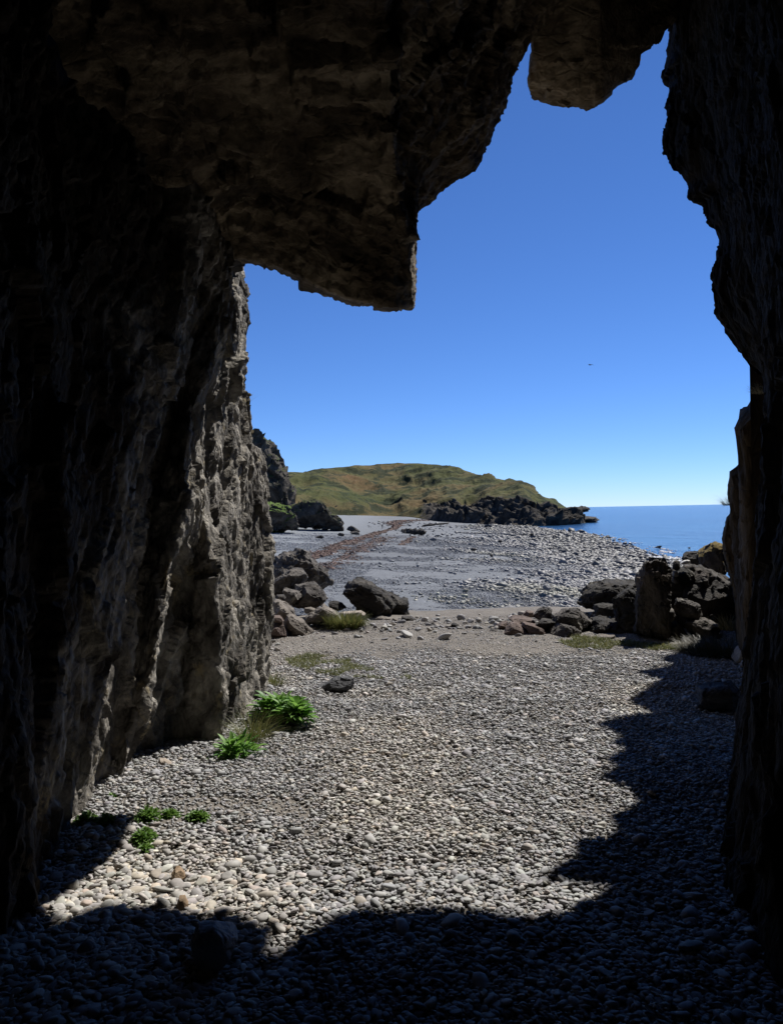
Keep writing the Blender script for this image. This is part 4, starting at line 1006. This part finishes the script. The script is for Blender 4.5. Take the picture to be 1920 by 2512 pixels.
def soil_mask(x, y):
    """1 where bare soil shows: near the terrace edge, and on small worn patches"""
    p = np.stack([x, y, x * 0], -1)
    n = fbm(p * 0.8, 3, 400)
    edge = smooth(8.2, 9.3, y + 0.6 * n + 0.35 * smooth(1.2, -1.0, x))
    patch = smooth(0.75, 0.95, fbm(p * 1.7, 3, 405)) * 0.6
    return np.clip(edge + patch, 0, 1)

def make_pebbles(y0, y1, dens, sub, seed, med, lab):
    x, y = sample_floor(y0, y1, dens)
    m = soil_mask(x, y)
    keep = rp.random(len(x)) > m * 0.74
    for (ex, ey, er) in CLEAR:
        keep &= (x - ex) ** 2 + (y - ey) ** 2 > er * er
    x, y, m = x[keep], y[keep], m[keep]
    n = len(x)
    left = smooth(-0.3, -1.1, x) * smooth(4.6, 3.2, y)
    sz = med * np.exp(rp.normal(0, 0.36, n)) * (1 + 0.45 * left) * (1 - 0.30 * m)
    big = rp.random(n) < 0.014
    sz = np.where(big, sz * rp.uniform(1.6, 2.6, n), sz)
    sz = np.minimum(sz, 0.055)
    lay = rp.random(n)
    z = terrace_h(x, y) + sz * 0.12 + 0.014 * lay * (1 - m)
    pos = np.stack([x, y, z], -1)
    warm = np.clip(left + 0.25, 0, 1)
    base = np.array([.18, .20, .17, .13, .13, .06, .04, .03, .02, .04])
    cols = pebble_cols(n, rp, base / base.sum())
    tan = np.array([1.04, 1.0, 0.93])
    wn = smooth(0.0, 0.7, fbm(np.stack([x, y, x * 0], -1) * 0.9, 3, 410) + 0.5 * smooth(4.5, 3.0, y) + left)
    cols = cols * (1 + (tan - 1) * wn[:, None]) * (1 + 0.18 * wn[:, None])
    o = scatter('pebbles', pos, sz, cols, M['pebble'], sub, seed)
    tag(o, lab, 'pebbles', kind='stuff')
make_pebbles(1.9, 3.5, 5200, 2, 501, 0.0118, 'rounded grey and tan beach pebbles covering the cave floor')
make_pebbles(3.5, 11.9, 4700, 1, 502, 0.0120, 'smaller grey pebbles thinning out over the terrace before the boulders')

# coarser stones lodged along the lip of the terrace
rp = np.random.default_rng(31)
n = 420
x = rp.uniform(-1.6, 3.4, n); y = 10.9 + rp.normal(0, 0.45, n) + 0.15 * x
sz = 0.03 * np.exp(rp.normal(0, 0.5, n))
o = scatter('pebbles', np.stack([x, y, terrace_h(x, y) + sz * 0.2], -1), np.minimum(sz, 0.10), pebble_cols(n, rp, np.full(10, 0.1)) * 0.8, M['pebble'], 2, 507, 0.3, (0.35, 0.7), 0.3)
tag(o, 'mixed stones lodged along the lip of the terrace above the beach', 'pebbles', kind='stuff')

# beach cobbles, larger towards the sea
rp = np.random.default_rng(8)
P_, S_, C_ = [], [], []
n = 150000
uu = rp.uniform(900, 1720, n); y = 38 * (420 / 38) ** rp.random(n) ** 0.9
x = (uu - CU) / F * y
h = H(x, y)
sea = smooth(-6.3, -7.6, h)                           # 0 upper beach, 1 tide line
pr = np.stack([x, y, x * 0], -1)
nz = fbm(pr * 0.08, 3, 420)
keep = rp.random(n) < np.clip(smooth(1080, 1420, uu + 170 * nz + 60 * (sea - .5)) * 0.97 + 0.008, 0, 1)
keep &= h > SEA - 0.12 - 0.25 * rp.random(n) ** 3
x, y, h, sea, uu = x[keep], y[keep], h[keep], sea[keep], uu[keep]
n = len(x)
sz = (0.10 + 0.16 * sea + 0.0011 * y) * np.exp(rp.normal(0, 0.38, n))
base = np.array([.2, .2, .2, .16, .08, .06, .04, .0, .04, .02]); base /= base.sum()
cc = pebble_cols(n, rp, base) * 0.56
wet = smooth(0.45, 0.95, sea + 0.2 * rp.normal(size=n))
cc = cc * (1 - 0.62 * wet[:, None])
yel = smooth(0.3, 0.9, fbm(np.stack([x, y, x * 0], -1) * 0.06, 2, 425))[:, None]
cc = cc * (1 + yel * np.array([0.12, 0.10, -0.12]))
o = scatter('cobbles', np.stack([x, y, h + sz * 0.22], -1), sz, cc, M['cobble'], 1, 503, 0.3, (0.35, 0.65), 0.3)
tag(o, 'grey cobbles strewn down the beach to the water, darker near the sea', 'cobbles', kind='stuff')

n = 150000
uu = rp.uniform(640, 1420, n); y = 40 * (210 / 40) ** rp.random(n)
x = (uu - CU) / F * y; h = H(x, y)
nz = fbm(np.stack([x, y * 0.5, x * 0], -1) * 0.12, 3, 421)
keep = (rp.random(n) < 0.9 + 0.2 * nz) & (h > SEA)
x, y, h = x[keep], y[keep], h[keep]; n = len(x)
sz = (0.018 + 0.00045 * y) * np.exp(rp.normal(0, 0.35, n))
cc = pebble_cols(n, rp, base) * rp.choice([0.48, 0.60, 0.85], (n, 1), p=[.45, .47, .08]) * np.array([0.93, 1.0, 1.10]) * (1 + 0.45 * smooth(-6, -22, x))[:, None]
o = scatter('gravel', np.stack([x, y, h + sz * 0.3], -1), sz, cc, M['cobble'], 1, 505, 0.3, (0.35, 0.65), 0.3)
tag(o, 'fine mixed grey gravel over the middle of the beach', 'gravel', kind='stuff')

# surf: broken white foam along the water's edge
n = 9000
y = 120 * (430 / 120) ** rp.random(n); x = np.interp(y, [120, 147, 183, 260, 300, 409, 430], [47, 50, 56, 67.5, 68.5, 69, 69]) + rp.normal(0.8, 1.6, n) + 1.5 * np.sin(y * 0.12)
q = np.stack([x, y, x * 0], -1)
keep = (fbm(q * np.array([0.25, 0.05, 1]), 3, 427) > 0.30) & (H(x, y) < SEA + 0.1)
x, y = x[keep], y[keep]; n = len(x)
o = scatter('foam', np.stack([x, y, np.full(n, SEA + 0.03)], -1), rp.uniform(0.12, 0.5, n) * (0.5 + y / 300), np.full((n, 3), 0.75), M['cobble'], 1, 506, 0.05, (0.08, 0.16), 0.5)
tag(o, 'thin broken white foam along the edge of the sea', 'foam', kind='stuff')

# ------------------------------------------------------------------ seaweed wrack line
rp = np.random.default_rng(9)
def weed_band(path, width, count, P_, S_):
    pts = np.array([beach_hit(*p)[:2] for p in path])
    seg = np.linalg.norm(np.diff(pts, axis=0), axis=1); cum = np.concatenate([[0], np.cumsum(seg)])
    # denser where near, so it reads evenly in view
    t = rp.random(count) ** 1.6 * cum[-1]
    x = np.interp(t, cum, pts[:, 0]); y = np.interp(t, cum, pts[:, 1])
    wv = np.interp(t, cum, np.array(width))
    off = rp.normal(0, 0.45, count) * wv
    x = x + off
    y = y + rp.normal(0, 1, count) * 0.6
    q = np.stack([x, y, x * 0], -1)
    keep = fbm(q * np.array([0.35, 0.12, 1]), 3, 430) > -0.75 + 0.6 * np.abs(off / np.maximum(wv, .1))
    P_.append(np.stack([x, y], -1)[keep]); S_.append((0.07 + 0.0008 * y[keep]) * np.exp(rp.normal(0, .35, keep.sum())))
P_, S_ = [], []
weed_band([(752, 1378), (775, 1368), (800, 1355), (818, 1347), (859, 1331), (900, 1317), (927, 1308), (963, 1299), (974, 1291)], [1.3, 1.4, 1.5, 1.7, 1.8, 1.7, 1.3, 1.0, 1.2], 45000, P_, S_)
weed_band([(974, 1291), (966, 1283), (996, 1278), (1045, 1277)], [3, 6, 6, 4], 6000, P_, S_)
weed_band([(984, 1338), (1000, 1327), (1015, 1315)], [0.7, 1.0, 1.2], 1500, P_, S_)
weed_band([(800, 1395), (822, 1380), (860, 1362), (910, 1335), (950, 1318)], [2.2, 2.6, 2.6, 3, 3], 3500, P_, S_)
xy = np.concatenate(P_); sz = np.concatenate(S_)
n = len(xy)
cc = np.array([0.092, 0.052, 0.040]) * rp.uniform(0.5, 1.5, (n, 1)) * rp.uniform(0.92, 1.08, (n, 3))
o = scatter('seaweed', np.stack([xy[:, 0], xy[:, 1], H(xy[:, 0], xy[:, 1]) + 0.03], -1), sz, cc, M['weed'], 1, 504, 0.35, (0.2, 0.4), 0.8)
tag(o, 'reddish brown dried seaweed along the tide line of the beach', 'seaweed', kind='stuff')

# ------------------------------------------------------------------ plants
def blade(base, az, length, width, lean, droop, segs=4, fold=0.0, prof=None):
    """strip from the base, leaning out along az and drooping"""
    d = np.array([math.cos(az), math.sin(az), 0]); side = np.array([-d[1], d[0], 0])
    pts, ang = [], math.pi / 2 - lean
    p = np.array(base, float)
    V, Fc = [], []
    for i in range(segs + 1):
        t = i / segs
        w = width * (prof(t) if prof else (1 - t) ** 0.8)
        V += [p - side * w / 2 + np.array([0, 0, fold * w]), p, p + side * w / 2 + np.array([0, 0, fold * w])]
        if i < segs:
            st = length / segs
            p = p + (d * math.cos(ang) + np.array([0, 0, 1]) * math.sin(ang)) * st
            ang -= droop / segs
    for i in range(segs):
        a = i * 3
        Fc += [[a, a + 1, a + 4, a + 3], [a + 1, a + 2, a + 5, a + 4]]
    return V, Fc

def build_blades(name, blades, mat, shade, parent=None):
    V, Fc, Cc = [], [], []
    for (v, f), s in zip(blades, shade):
        k = len(V); V += v; Fc += [[a + k for a in q] for q in f]; Cc += [[s, s, s]] * len(v)
    me = mesh_np(name, np.array(V), np.array(Fc), True, np.array(Cc))
    return add_obj(name, me, mat, parent)

def empty(name, loc):
    o = bpy.data.objects.new(name, None); C.objects.link(o); o.location = loc; o.empty_display_size = 0.1
    return o

def leafy(name, label, base, rx, ry, height, nleaf, llen, lwid, seed, mat='leaf', cat='plant', group=None):
    r_ = np.random.default_rng(seed)
    root = empty(name, base); tag(root, label, cat, group)
    leaf_prof = lambda t: math.sin(math.pi * min(1, 0.08 + t * 0.92)) ** 0.8 * (1 + 0.25 * math.sin(t * 19)) + 0.03
    B, St, sh1, sh2 = [], [], [], []
    ncl = 1 if mat == 'herb' else 5
    cx = [(r_.uniform(-0.6, 0.6) * rx, r_.uniform(-0.6, 0.6) * ry, r_.uniform(0.55, 1.0)) for _ in range(ncl)]
    for i in range(nleaf):
        ox, oy, hf = cx[i % ncl] if ncl > 1 else (0, 0, 1)
        a = r_.uniform(0, 2 * math.pi); rr = math.sqrt(r_.random()); k_ = 0.75 if ncl == 1 else 0.45
        bx_, by_ = ox + rx * rr * math.cos(a) * k_, oy + ry * rr * math.sin(a) * k_
        top = height * hf * (1 - 0.75 * rr ** 1.5) * r_.uniform(0.35, 1.0)
        p = np.array([bx_, by_, top * 0.55])
        az = a + r_.normal(0, 0.9)
        L = llen * r_.uniform(0.6, 1.25)
        B.append(blade(p, az, L, lwid * r_.uniform(0.7, 1.2), 0.35 + 0.8 * rr + r_.normal(0, 0.2), 0.9 + r_.normal(0, 0.3), 6, 0.22, leaf_prof)); sh1.append(r_.random())
        q = np.array([ox + (bx_ - ox) * 0.4, oy + (by_ - oy) * 0.4, 0])
        dv = p - q
        St.append(blade(q, math.atan2(dv[1], dv[0] + 1e-6), np.linalg.norm(dv) + 0.01, lwid * 0.14, math.atan2(math.hypot(dv[0], dv[1]), dv[2]), 0.0, 2, 0, lambda t: 1.0)); sh2.append(0.6)
    build_blades('foliage', B, M[mat], sh1, root); build_blades('stems', St, M[mat], sh2, root)
    return root

leafy('leafy_plant', 'large bright green broad leaved plant at the foot of the wall', G(694, 1768, 0.025), 0.20, 0.22, 0.38, 460, 0.11, 0.04, 1, group='broad leaved plants by the wall')
leafy('leafy_plant', 'smaller green broad leaved plant in front of the grass tuft', G(592, 1852, 0.025), 0.15, 0.12, 0.20, 120, 0.10, 0.028, 2, group='broad leaved plants by the wall')
herbs = [((363, 2018), 0.065, 0.08, 0.085, 'bushiest green herb tuft on the sunlit pebbles'), ((415, 2010), 0.05, 0.05, 0.05, 'low herb tuft right of the bushiest herb'), ((485, 2012), 0.05, 0.05, 0.05, 'separate herb tuft farthest from the wall'),
         ((352, 2066), 0.05, 0.07, 0.07, 'herb tuft at the edge of the wall shadow'), ((215, 2030), 0.07, 0.07, 0.08, 'herb tuft touching the foot of the wall'), ((258, 2035), 0.06, 0.07, 0.08, 'herb tuft half in shadow by the wall'), ((277, 1966), 0.02, 0.02, 0.045, 'tiny herb sprig above the herb tufts'), ((335, 1972), 0.035, 0.03, 0.035, 'thin herb sprig behind the bushiest herb'), ((355, 2090), 0.025, 0.03, 0.03, 'smallest herb sprig below the shadow edge herb')]
for i, ((u, v), rx, ry, h, lab) in enumerate(herbs):
    leafy('herb_tuft', lab, G(u, v, 0.03), rx * 1.35, ry * 1.3, h * 1.5, int(420 * (rx / 0.06) ** 1.5) + 40, 0.024, 0.013, 20 + i, 'herb', 'herb', 'herb tufts on the cave floor')

def tuft(name, label, base, r, n, length, width, seed, mat='dry_grass', lean=0.5, droop=0.9, dirn=None, group='grass tufts'):
    r_ = np.random.default_rng(seed)
    B, shd = [], []
    for i in range(n):
        a = r_.uniform(0, 2 * math.pi); rr = r * math.sqrt(r_.random())
        p = np.array([rr * math.cos(a), rr * math.sin(a) , 0])
        az = a + r_.normal(0, 0.5) if dirn is None else dirn + r_.normal(0, 0.45)
        B.append(blade(p, az, length * r_.uniform(0.5, 1.15), width * r_.uniform(0.7, 1.3), abs(r_.normal(lean, 0.3)), droop * r_.uniform(0.4, 1.4), 4)); shd.append(r_.random())
    o = build_blades(name, B, M[mat], shd)
    o.location = base
    tag(o, label, 'grass tuft', group)
    return o
tuft('grass_tuft', 'dry olive grass tuft among the rocks below the black boulder', G(845, 1541), 0.24, 1500, 0.27, 0.011, 40, 'grass', 0.5, 0.9)
tuft('grass_tuft', 'wispy grass tuft at the wall foot between the green plants', G(618, 1815, 0.025), 0.10, 420, 0.24, 0.0035, 41, 'grass', 0.55)
tuft('grass_tuft', 'pale wispy grass behind the large green plant', G(668, 1680, 0.025), 0.10, 260, 0.16, 0.004, 46, 'grass', 0.5)
tuft('grass_tuft', 'shaded grass mound at the foot of the right wall', G(1765, 1600), 0.42, 2200, 0.20, 0.010, 42, 'dry_grass_painted_shade', 0.8)
tuft('grass_tuft', 'sunlit pale seeding grass beside the right wall', W(1788, 1545, 9.2), 0.11, 150, 0.25, 0.009, 43, 'dry_grass', 0.5, 0.8)
tuft('grass_tuft', 'shaggy grass fringe overhanging the brown pillar', W(1790, 1240, 8.1), 0.07, 150, 0.20, 0.005, 44, 'dry_grass', 0.9, 0.9, math.pi)
tuft('grass_tuft', 'dark grass fringe under the bulge of the right wall', W(1868, 965, 5.15), 0.06, 120, 0.09, 0.003, 45, 'dry_grass', 0.7, 0.8, math.pi)
tuft('grass_tuft', 'few thin stalks on the edge of the sunlit wall', W(600, 1002, 7.2), 0.02, 9, 0.22, 0.005, 47, 'dry_grass', 0.35, 0.5, 0.0)

# short grass on the terrace
rp = np.random.default_rng(15)
def patch(poly, n):
    poly = np.array([G(*p)[:2] for p in poly])
    lo, hi = poly.min(0), poly.max(0)
    pts = rp.uniform(lo, hi, (n * 4, 2))
    ins = np.zeros(len(pts), bool)
    for a, b in zip(poly, np.roll(poly, -1, 0)):
        cnd = ((a[1] > pts[:, 1]) != (b[1] > pts[:, 1])) & (pts[:, 0] < (b[0] - a[0]) * (pts[:, 1] - a[1]) / (b[1] - a[1] + 1e-12) + a[0])
        ins ^= cnd
    pts = pts[ins]
    q = np.concatenate([pts, pts[:, :1] * 0], 1)
    pts = pts[fbm(q * 3.0, 3, 450) > -0.15]
    return pts[:n]
pt = np.concatenate([patch([(700, 1622), (760, 1608), (860, 1612), (860, 1632), (930, 1648), (1000, 1650), (1010, 1672), (940, 1672), (840, 1668), (780, 1655), (720, 1642)], 6500),
                     patch([(1325, 1562), (1420, 1560), (1520, 1575), (1640, 1578), (1715, 1580), (1720, 1592), (1600, 1594), (1480, 1596), (1400, 1590)], 5200)])
B, shd = [], []
for p in pt:
    B.append(blade((p[0], p[1], float(terrace_h(np.array(p[0]), np.array(p[1])))), rp.uniform(0, 6.28), rp.uniform(0.025, 0.065), 0.008, abs(rp.normal(0.6, 0.3)), 0.8, 2)); shd.append(rp.random())
o = build_blades('grass', B, M['grass'], shd)
tag(o, 'thin patches of short yellow green grass on the terrace', 'grass', kind='stuff')

# shrubs at the back of the beach
def shrub(label, u, v, w, h, seed):
    p = beach_hit(u, v)
    r_ = np.random.default_rng(seed)
    n = 900
    a = r_.normal(size=(n, 3)); a /= np.linalg.norm(a, axis=1)[:, None]
    a = a * (r_.random(n) ** 0.33)[:, None]; a[:, 2] = np.abs(a[:, 2])
    B = []
    for q in a:
        B.append(blade(q * np.array([w, w, h]), r_.uniform(0, 6.28), 0.35, 0.25, r_.uniform(0, 1.4), 0.5, 2, 0, lambda t: 0.6 + 0.4 * math.sin(3.1 * t)))
    o = build_blades('shrub', B, M['herb'], r_.random(n)); o.location = p
    tag(o, label, 'shrub', 'shrubs along the top of the beach')
shrub('pale green shrub patch before the turfed crag', 680, 1307, 1.9, 0.9, 60)
shrub('dark green bush at the foot of the black cliff', 797, 1300, 1.0, 1.0, 61)

# ------------------------------------------------------------------ people on the beach
def person(label, u, v, seed, coat, trousers):
    p = beach_hit(u, v)
    r_ = random.Random(seed)
    me = bpy.data.meshes.new('person'); st = 0.10
    pts = [(0, 0, 0.95), (0, 0, 1.2), (0, 0, 1.42), (0, 0, 1.52), (0, 0.01, 1.64), (0, 0, 1.74),
           (0.19, 0, 1.40), (0.25, -0.03, 1.15), (0.22, 0.08, 0.92), (-0.19, 0, 1.40), (-0.25, 0.03, 1.15), (-0.22, -0.06, 0.92),
           (0.10, 0, 0.90), (0.11, 0.10, 0.50), (0.11, 0.05, 0.09), (0.11, 0.20, 0.05), (-0.10, 0, 0.90), (-0.11, -0.03, 0.50), (-0.11, -0.16, 0.10), (-0.11, -0.03, 0.05)]
    edges = [(0, 1), (1, 2), (2, 3), (3, 4), (4, 5), (2, 6), (6, 7), (7, 8), (2, 9), (9, 10), (10, 11), (0, 12), (12, 13), (13, 14), (14, 15), (0, 16), (16, 17), (17, 18), (18, 19)]
    rad = [.15, .15, .16, .06, .095, .07, .07, .05, .04, .07, .05, .04, .10, .07, .05, .04, .10, .07, .05, .04]
    me.from_pydata(pts, edges, [])
    o = add_obj('person', me, None)
    md = o.modifiers.new('skin', 'SKIN')
    for i, sv in enumerate(me.skin_vertices[0].data):
        sv.radius = (rad[i], rad[i] * (0.75 if i < 3 else 1.0)); sv.use_root = (i == 0)
    o.modifiers.new('sub', 'SUBSURF').levels = 1
    dg = bpy.context.evaluated_depsgraph_get()
    m2 = bpy.data.meshes.new_from_object(o.evaluated_get(dg))
    o.modifiers.clear(); o.data = m2
    m2.materials.clear()
    for nm, c in (('skin_tone', (0.45, 0.28, 0.2)), ('coat_cloth', coat), ('trouser_cloth', trousers), ('hair_tone', (0.03, 0.02, 0.015))):
        m2.materials.append(plain(nm, c))
    for f in m2.polygons:
        z = f.center.z
        f.material_index = 3 if z > 1.66 else (0 if z > 1.5 else (2 if z < 0.95 and abs(f.center.x) < 0.19 else 1)); f.use_smooth = True
    o.location = p; o.rotation_euler.z = r_.uniform(-0.5, 0.5)
    tag(o, label, 'person', 'walkers on the beach')
person('walker in dark clothes on the shingle above the seaweed', 937.6, 1297.5, 1, (0.015, 0.015, 0.02), (0.02, 0.02, 0.025))
person('walker in a dark red top beside the rounded rock', 963, 1299, 2, (0.10, 0.02, 0.02), (0.02, 0.02, 0.03))

# a bird high over the sea: body and two wings
p = W(1447, 895, 90)
V, Fc = [], []
def bird_mesh():
    n = 9; m = 8; V = []
    for i in range(n):
        t = i / (n - 1); r = 0.055 * math.sin(math.pi * min(max(t, 0.04), 0.97)) ** 0.7
        for j in range(m):
            a = 2 * math.pi * j / m; V.append((r * math.cos(a), (t - .5) * 0.42, r * math.sin(a)))
    F_ = [list(q) for q in grid_faces(n, m, True)]
    for s in (-1, 1):
        k = len(V)
        prof = [(0, 0.08, -0.07, 0), (0.18, 0.10, -0.05, 0.05), (0.36, 0.05, -0.06, 0.05), (0.55, -0.06, -0.10, 0.0)]
        for (x, y1, y2, z) in prof: V += [(s * x, y1, z), (s * x, y2, z), (s * x, (y1 + y2) / 2, z + 0.012)]
        for i in range(3):
            a = k + i * 3; b = a + 3
            F_ += [[a, b, b + 2, a + 2], [a + 2, b + 2, b + 1, a + 1], [a, a + 1, b + 1, b]]
    return np.array(V), np.array([f if len(f) == 4 else f + [f[-1]] for f in F_])
V, Fc = bird_mesh()
o = add_obj('bird', mesh_np('bird', V, Fc), plain('dark_feather', (0.05, 0.05, 0.055)))
o.location = p; o.rotation_euler.z = 0.7
tag(o, 'tiny dark bird gliding in the blue sky', 'bird')

# ------------------------------------------------------------------ light, sky, camera
w = bpy.data.worlds.new('World'); S.world = w; w.use_nodes = True
nt_ = w.node_tree
bg = nt_.nodes['Background']
sky = nt_.nodes.new('ShaderNodeTexSky'); sky.sky_type = 'NISHITA'; sky.sun_disc = False
sky.sun_elevation = SUN_EL; sky.sun_rotation = SUN_AZ
sky.altitude = 0; sky.air_density = 0.66; sky.dust_density = 0.0; sky.ozone_density = 10.0
hs = nt_.nodes.new('ShaderNodeHueSaturation'); hs.inputs['Saturation'].default_value = 1.05
tint = nt_.nodes.new('ShaderNodeMix'); tint.data_type = 'RGBA'; tint.blend_type = 'MULTIPLY'; tint.inputs[0].default_value = 1.0; tint.inputs[7].default_value = (0.95, 0.97, 1.10, 1)
nt_.links.new(sky.outputs[0], hs.inputs['Color']); nt_.links.new(hs.outputs[0], tint.inputs[6]); nt_.links.new(tint.outputs[2], bg.inputs['Color'])
bg.inputs['Strength'].default_value = 0.080

sl = bpy.data.lights.new('sun', 'SUN'); sl.energy = 4.9; sl.angle = math.radians(0.53); sl.color = (1.0, 0.965, 0.905)
so = bpy.data.objects.new('sun', sl); C.objects.link(so)
so.rotation_euler = Vector(-SD).to_track_quat('-Z', 'Y').to_euler()
so.location = (20, 20, 40)

cam = bpy.data.cameras.new('camera'); co = bpy.data.objects.new('camera', cam); C.objects.link(co)
cam.sensor_fit = 'VERTICAL'; cam.sensor_height = 24.0
cam.lens = F / 2512 * 24.0
cam.shift_y = (CV - 1256.0) / 2512
cam.clip_start = 0.05; cam.clip_end = 100000
m = Matrix(((RIGHT[0], UP[0], 0, 0), (RIGHT[1], UP[1], -1, 0), (RIGHT[2], UP[2], 0, EYE), (0, 0, 0, 1)))
co.matrix_world = m
S.camera = co

vs = S.view_settings
S.display_settings.display_device = 'sRGB'
vs.view_transform = 'Standard'; vs.look = 'None'; vs.exposure = 0.5; vs.gamma = 1.0
S.cycles.use_denoising = True
S.cycles.sample_clamp_indirect = 4.0
S.cycles.max_bounces = 8; S.cycles.diffuse_bounces = 4
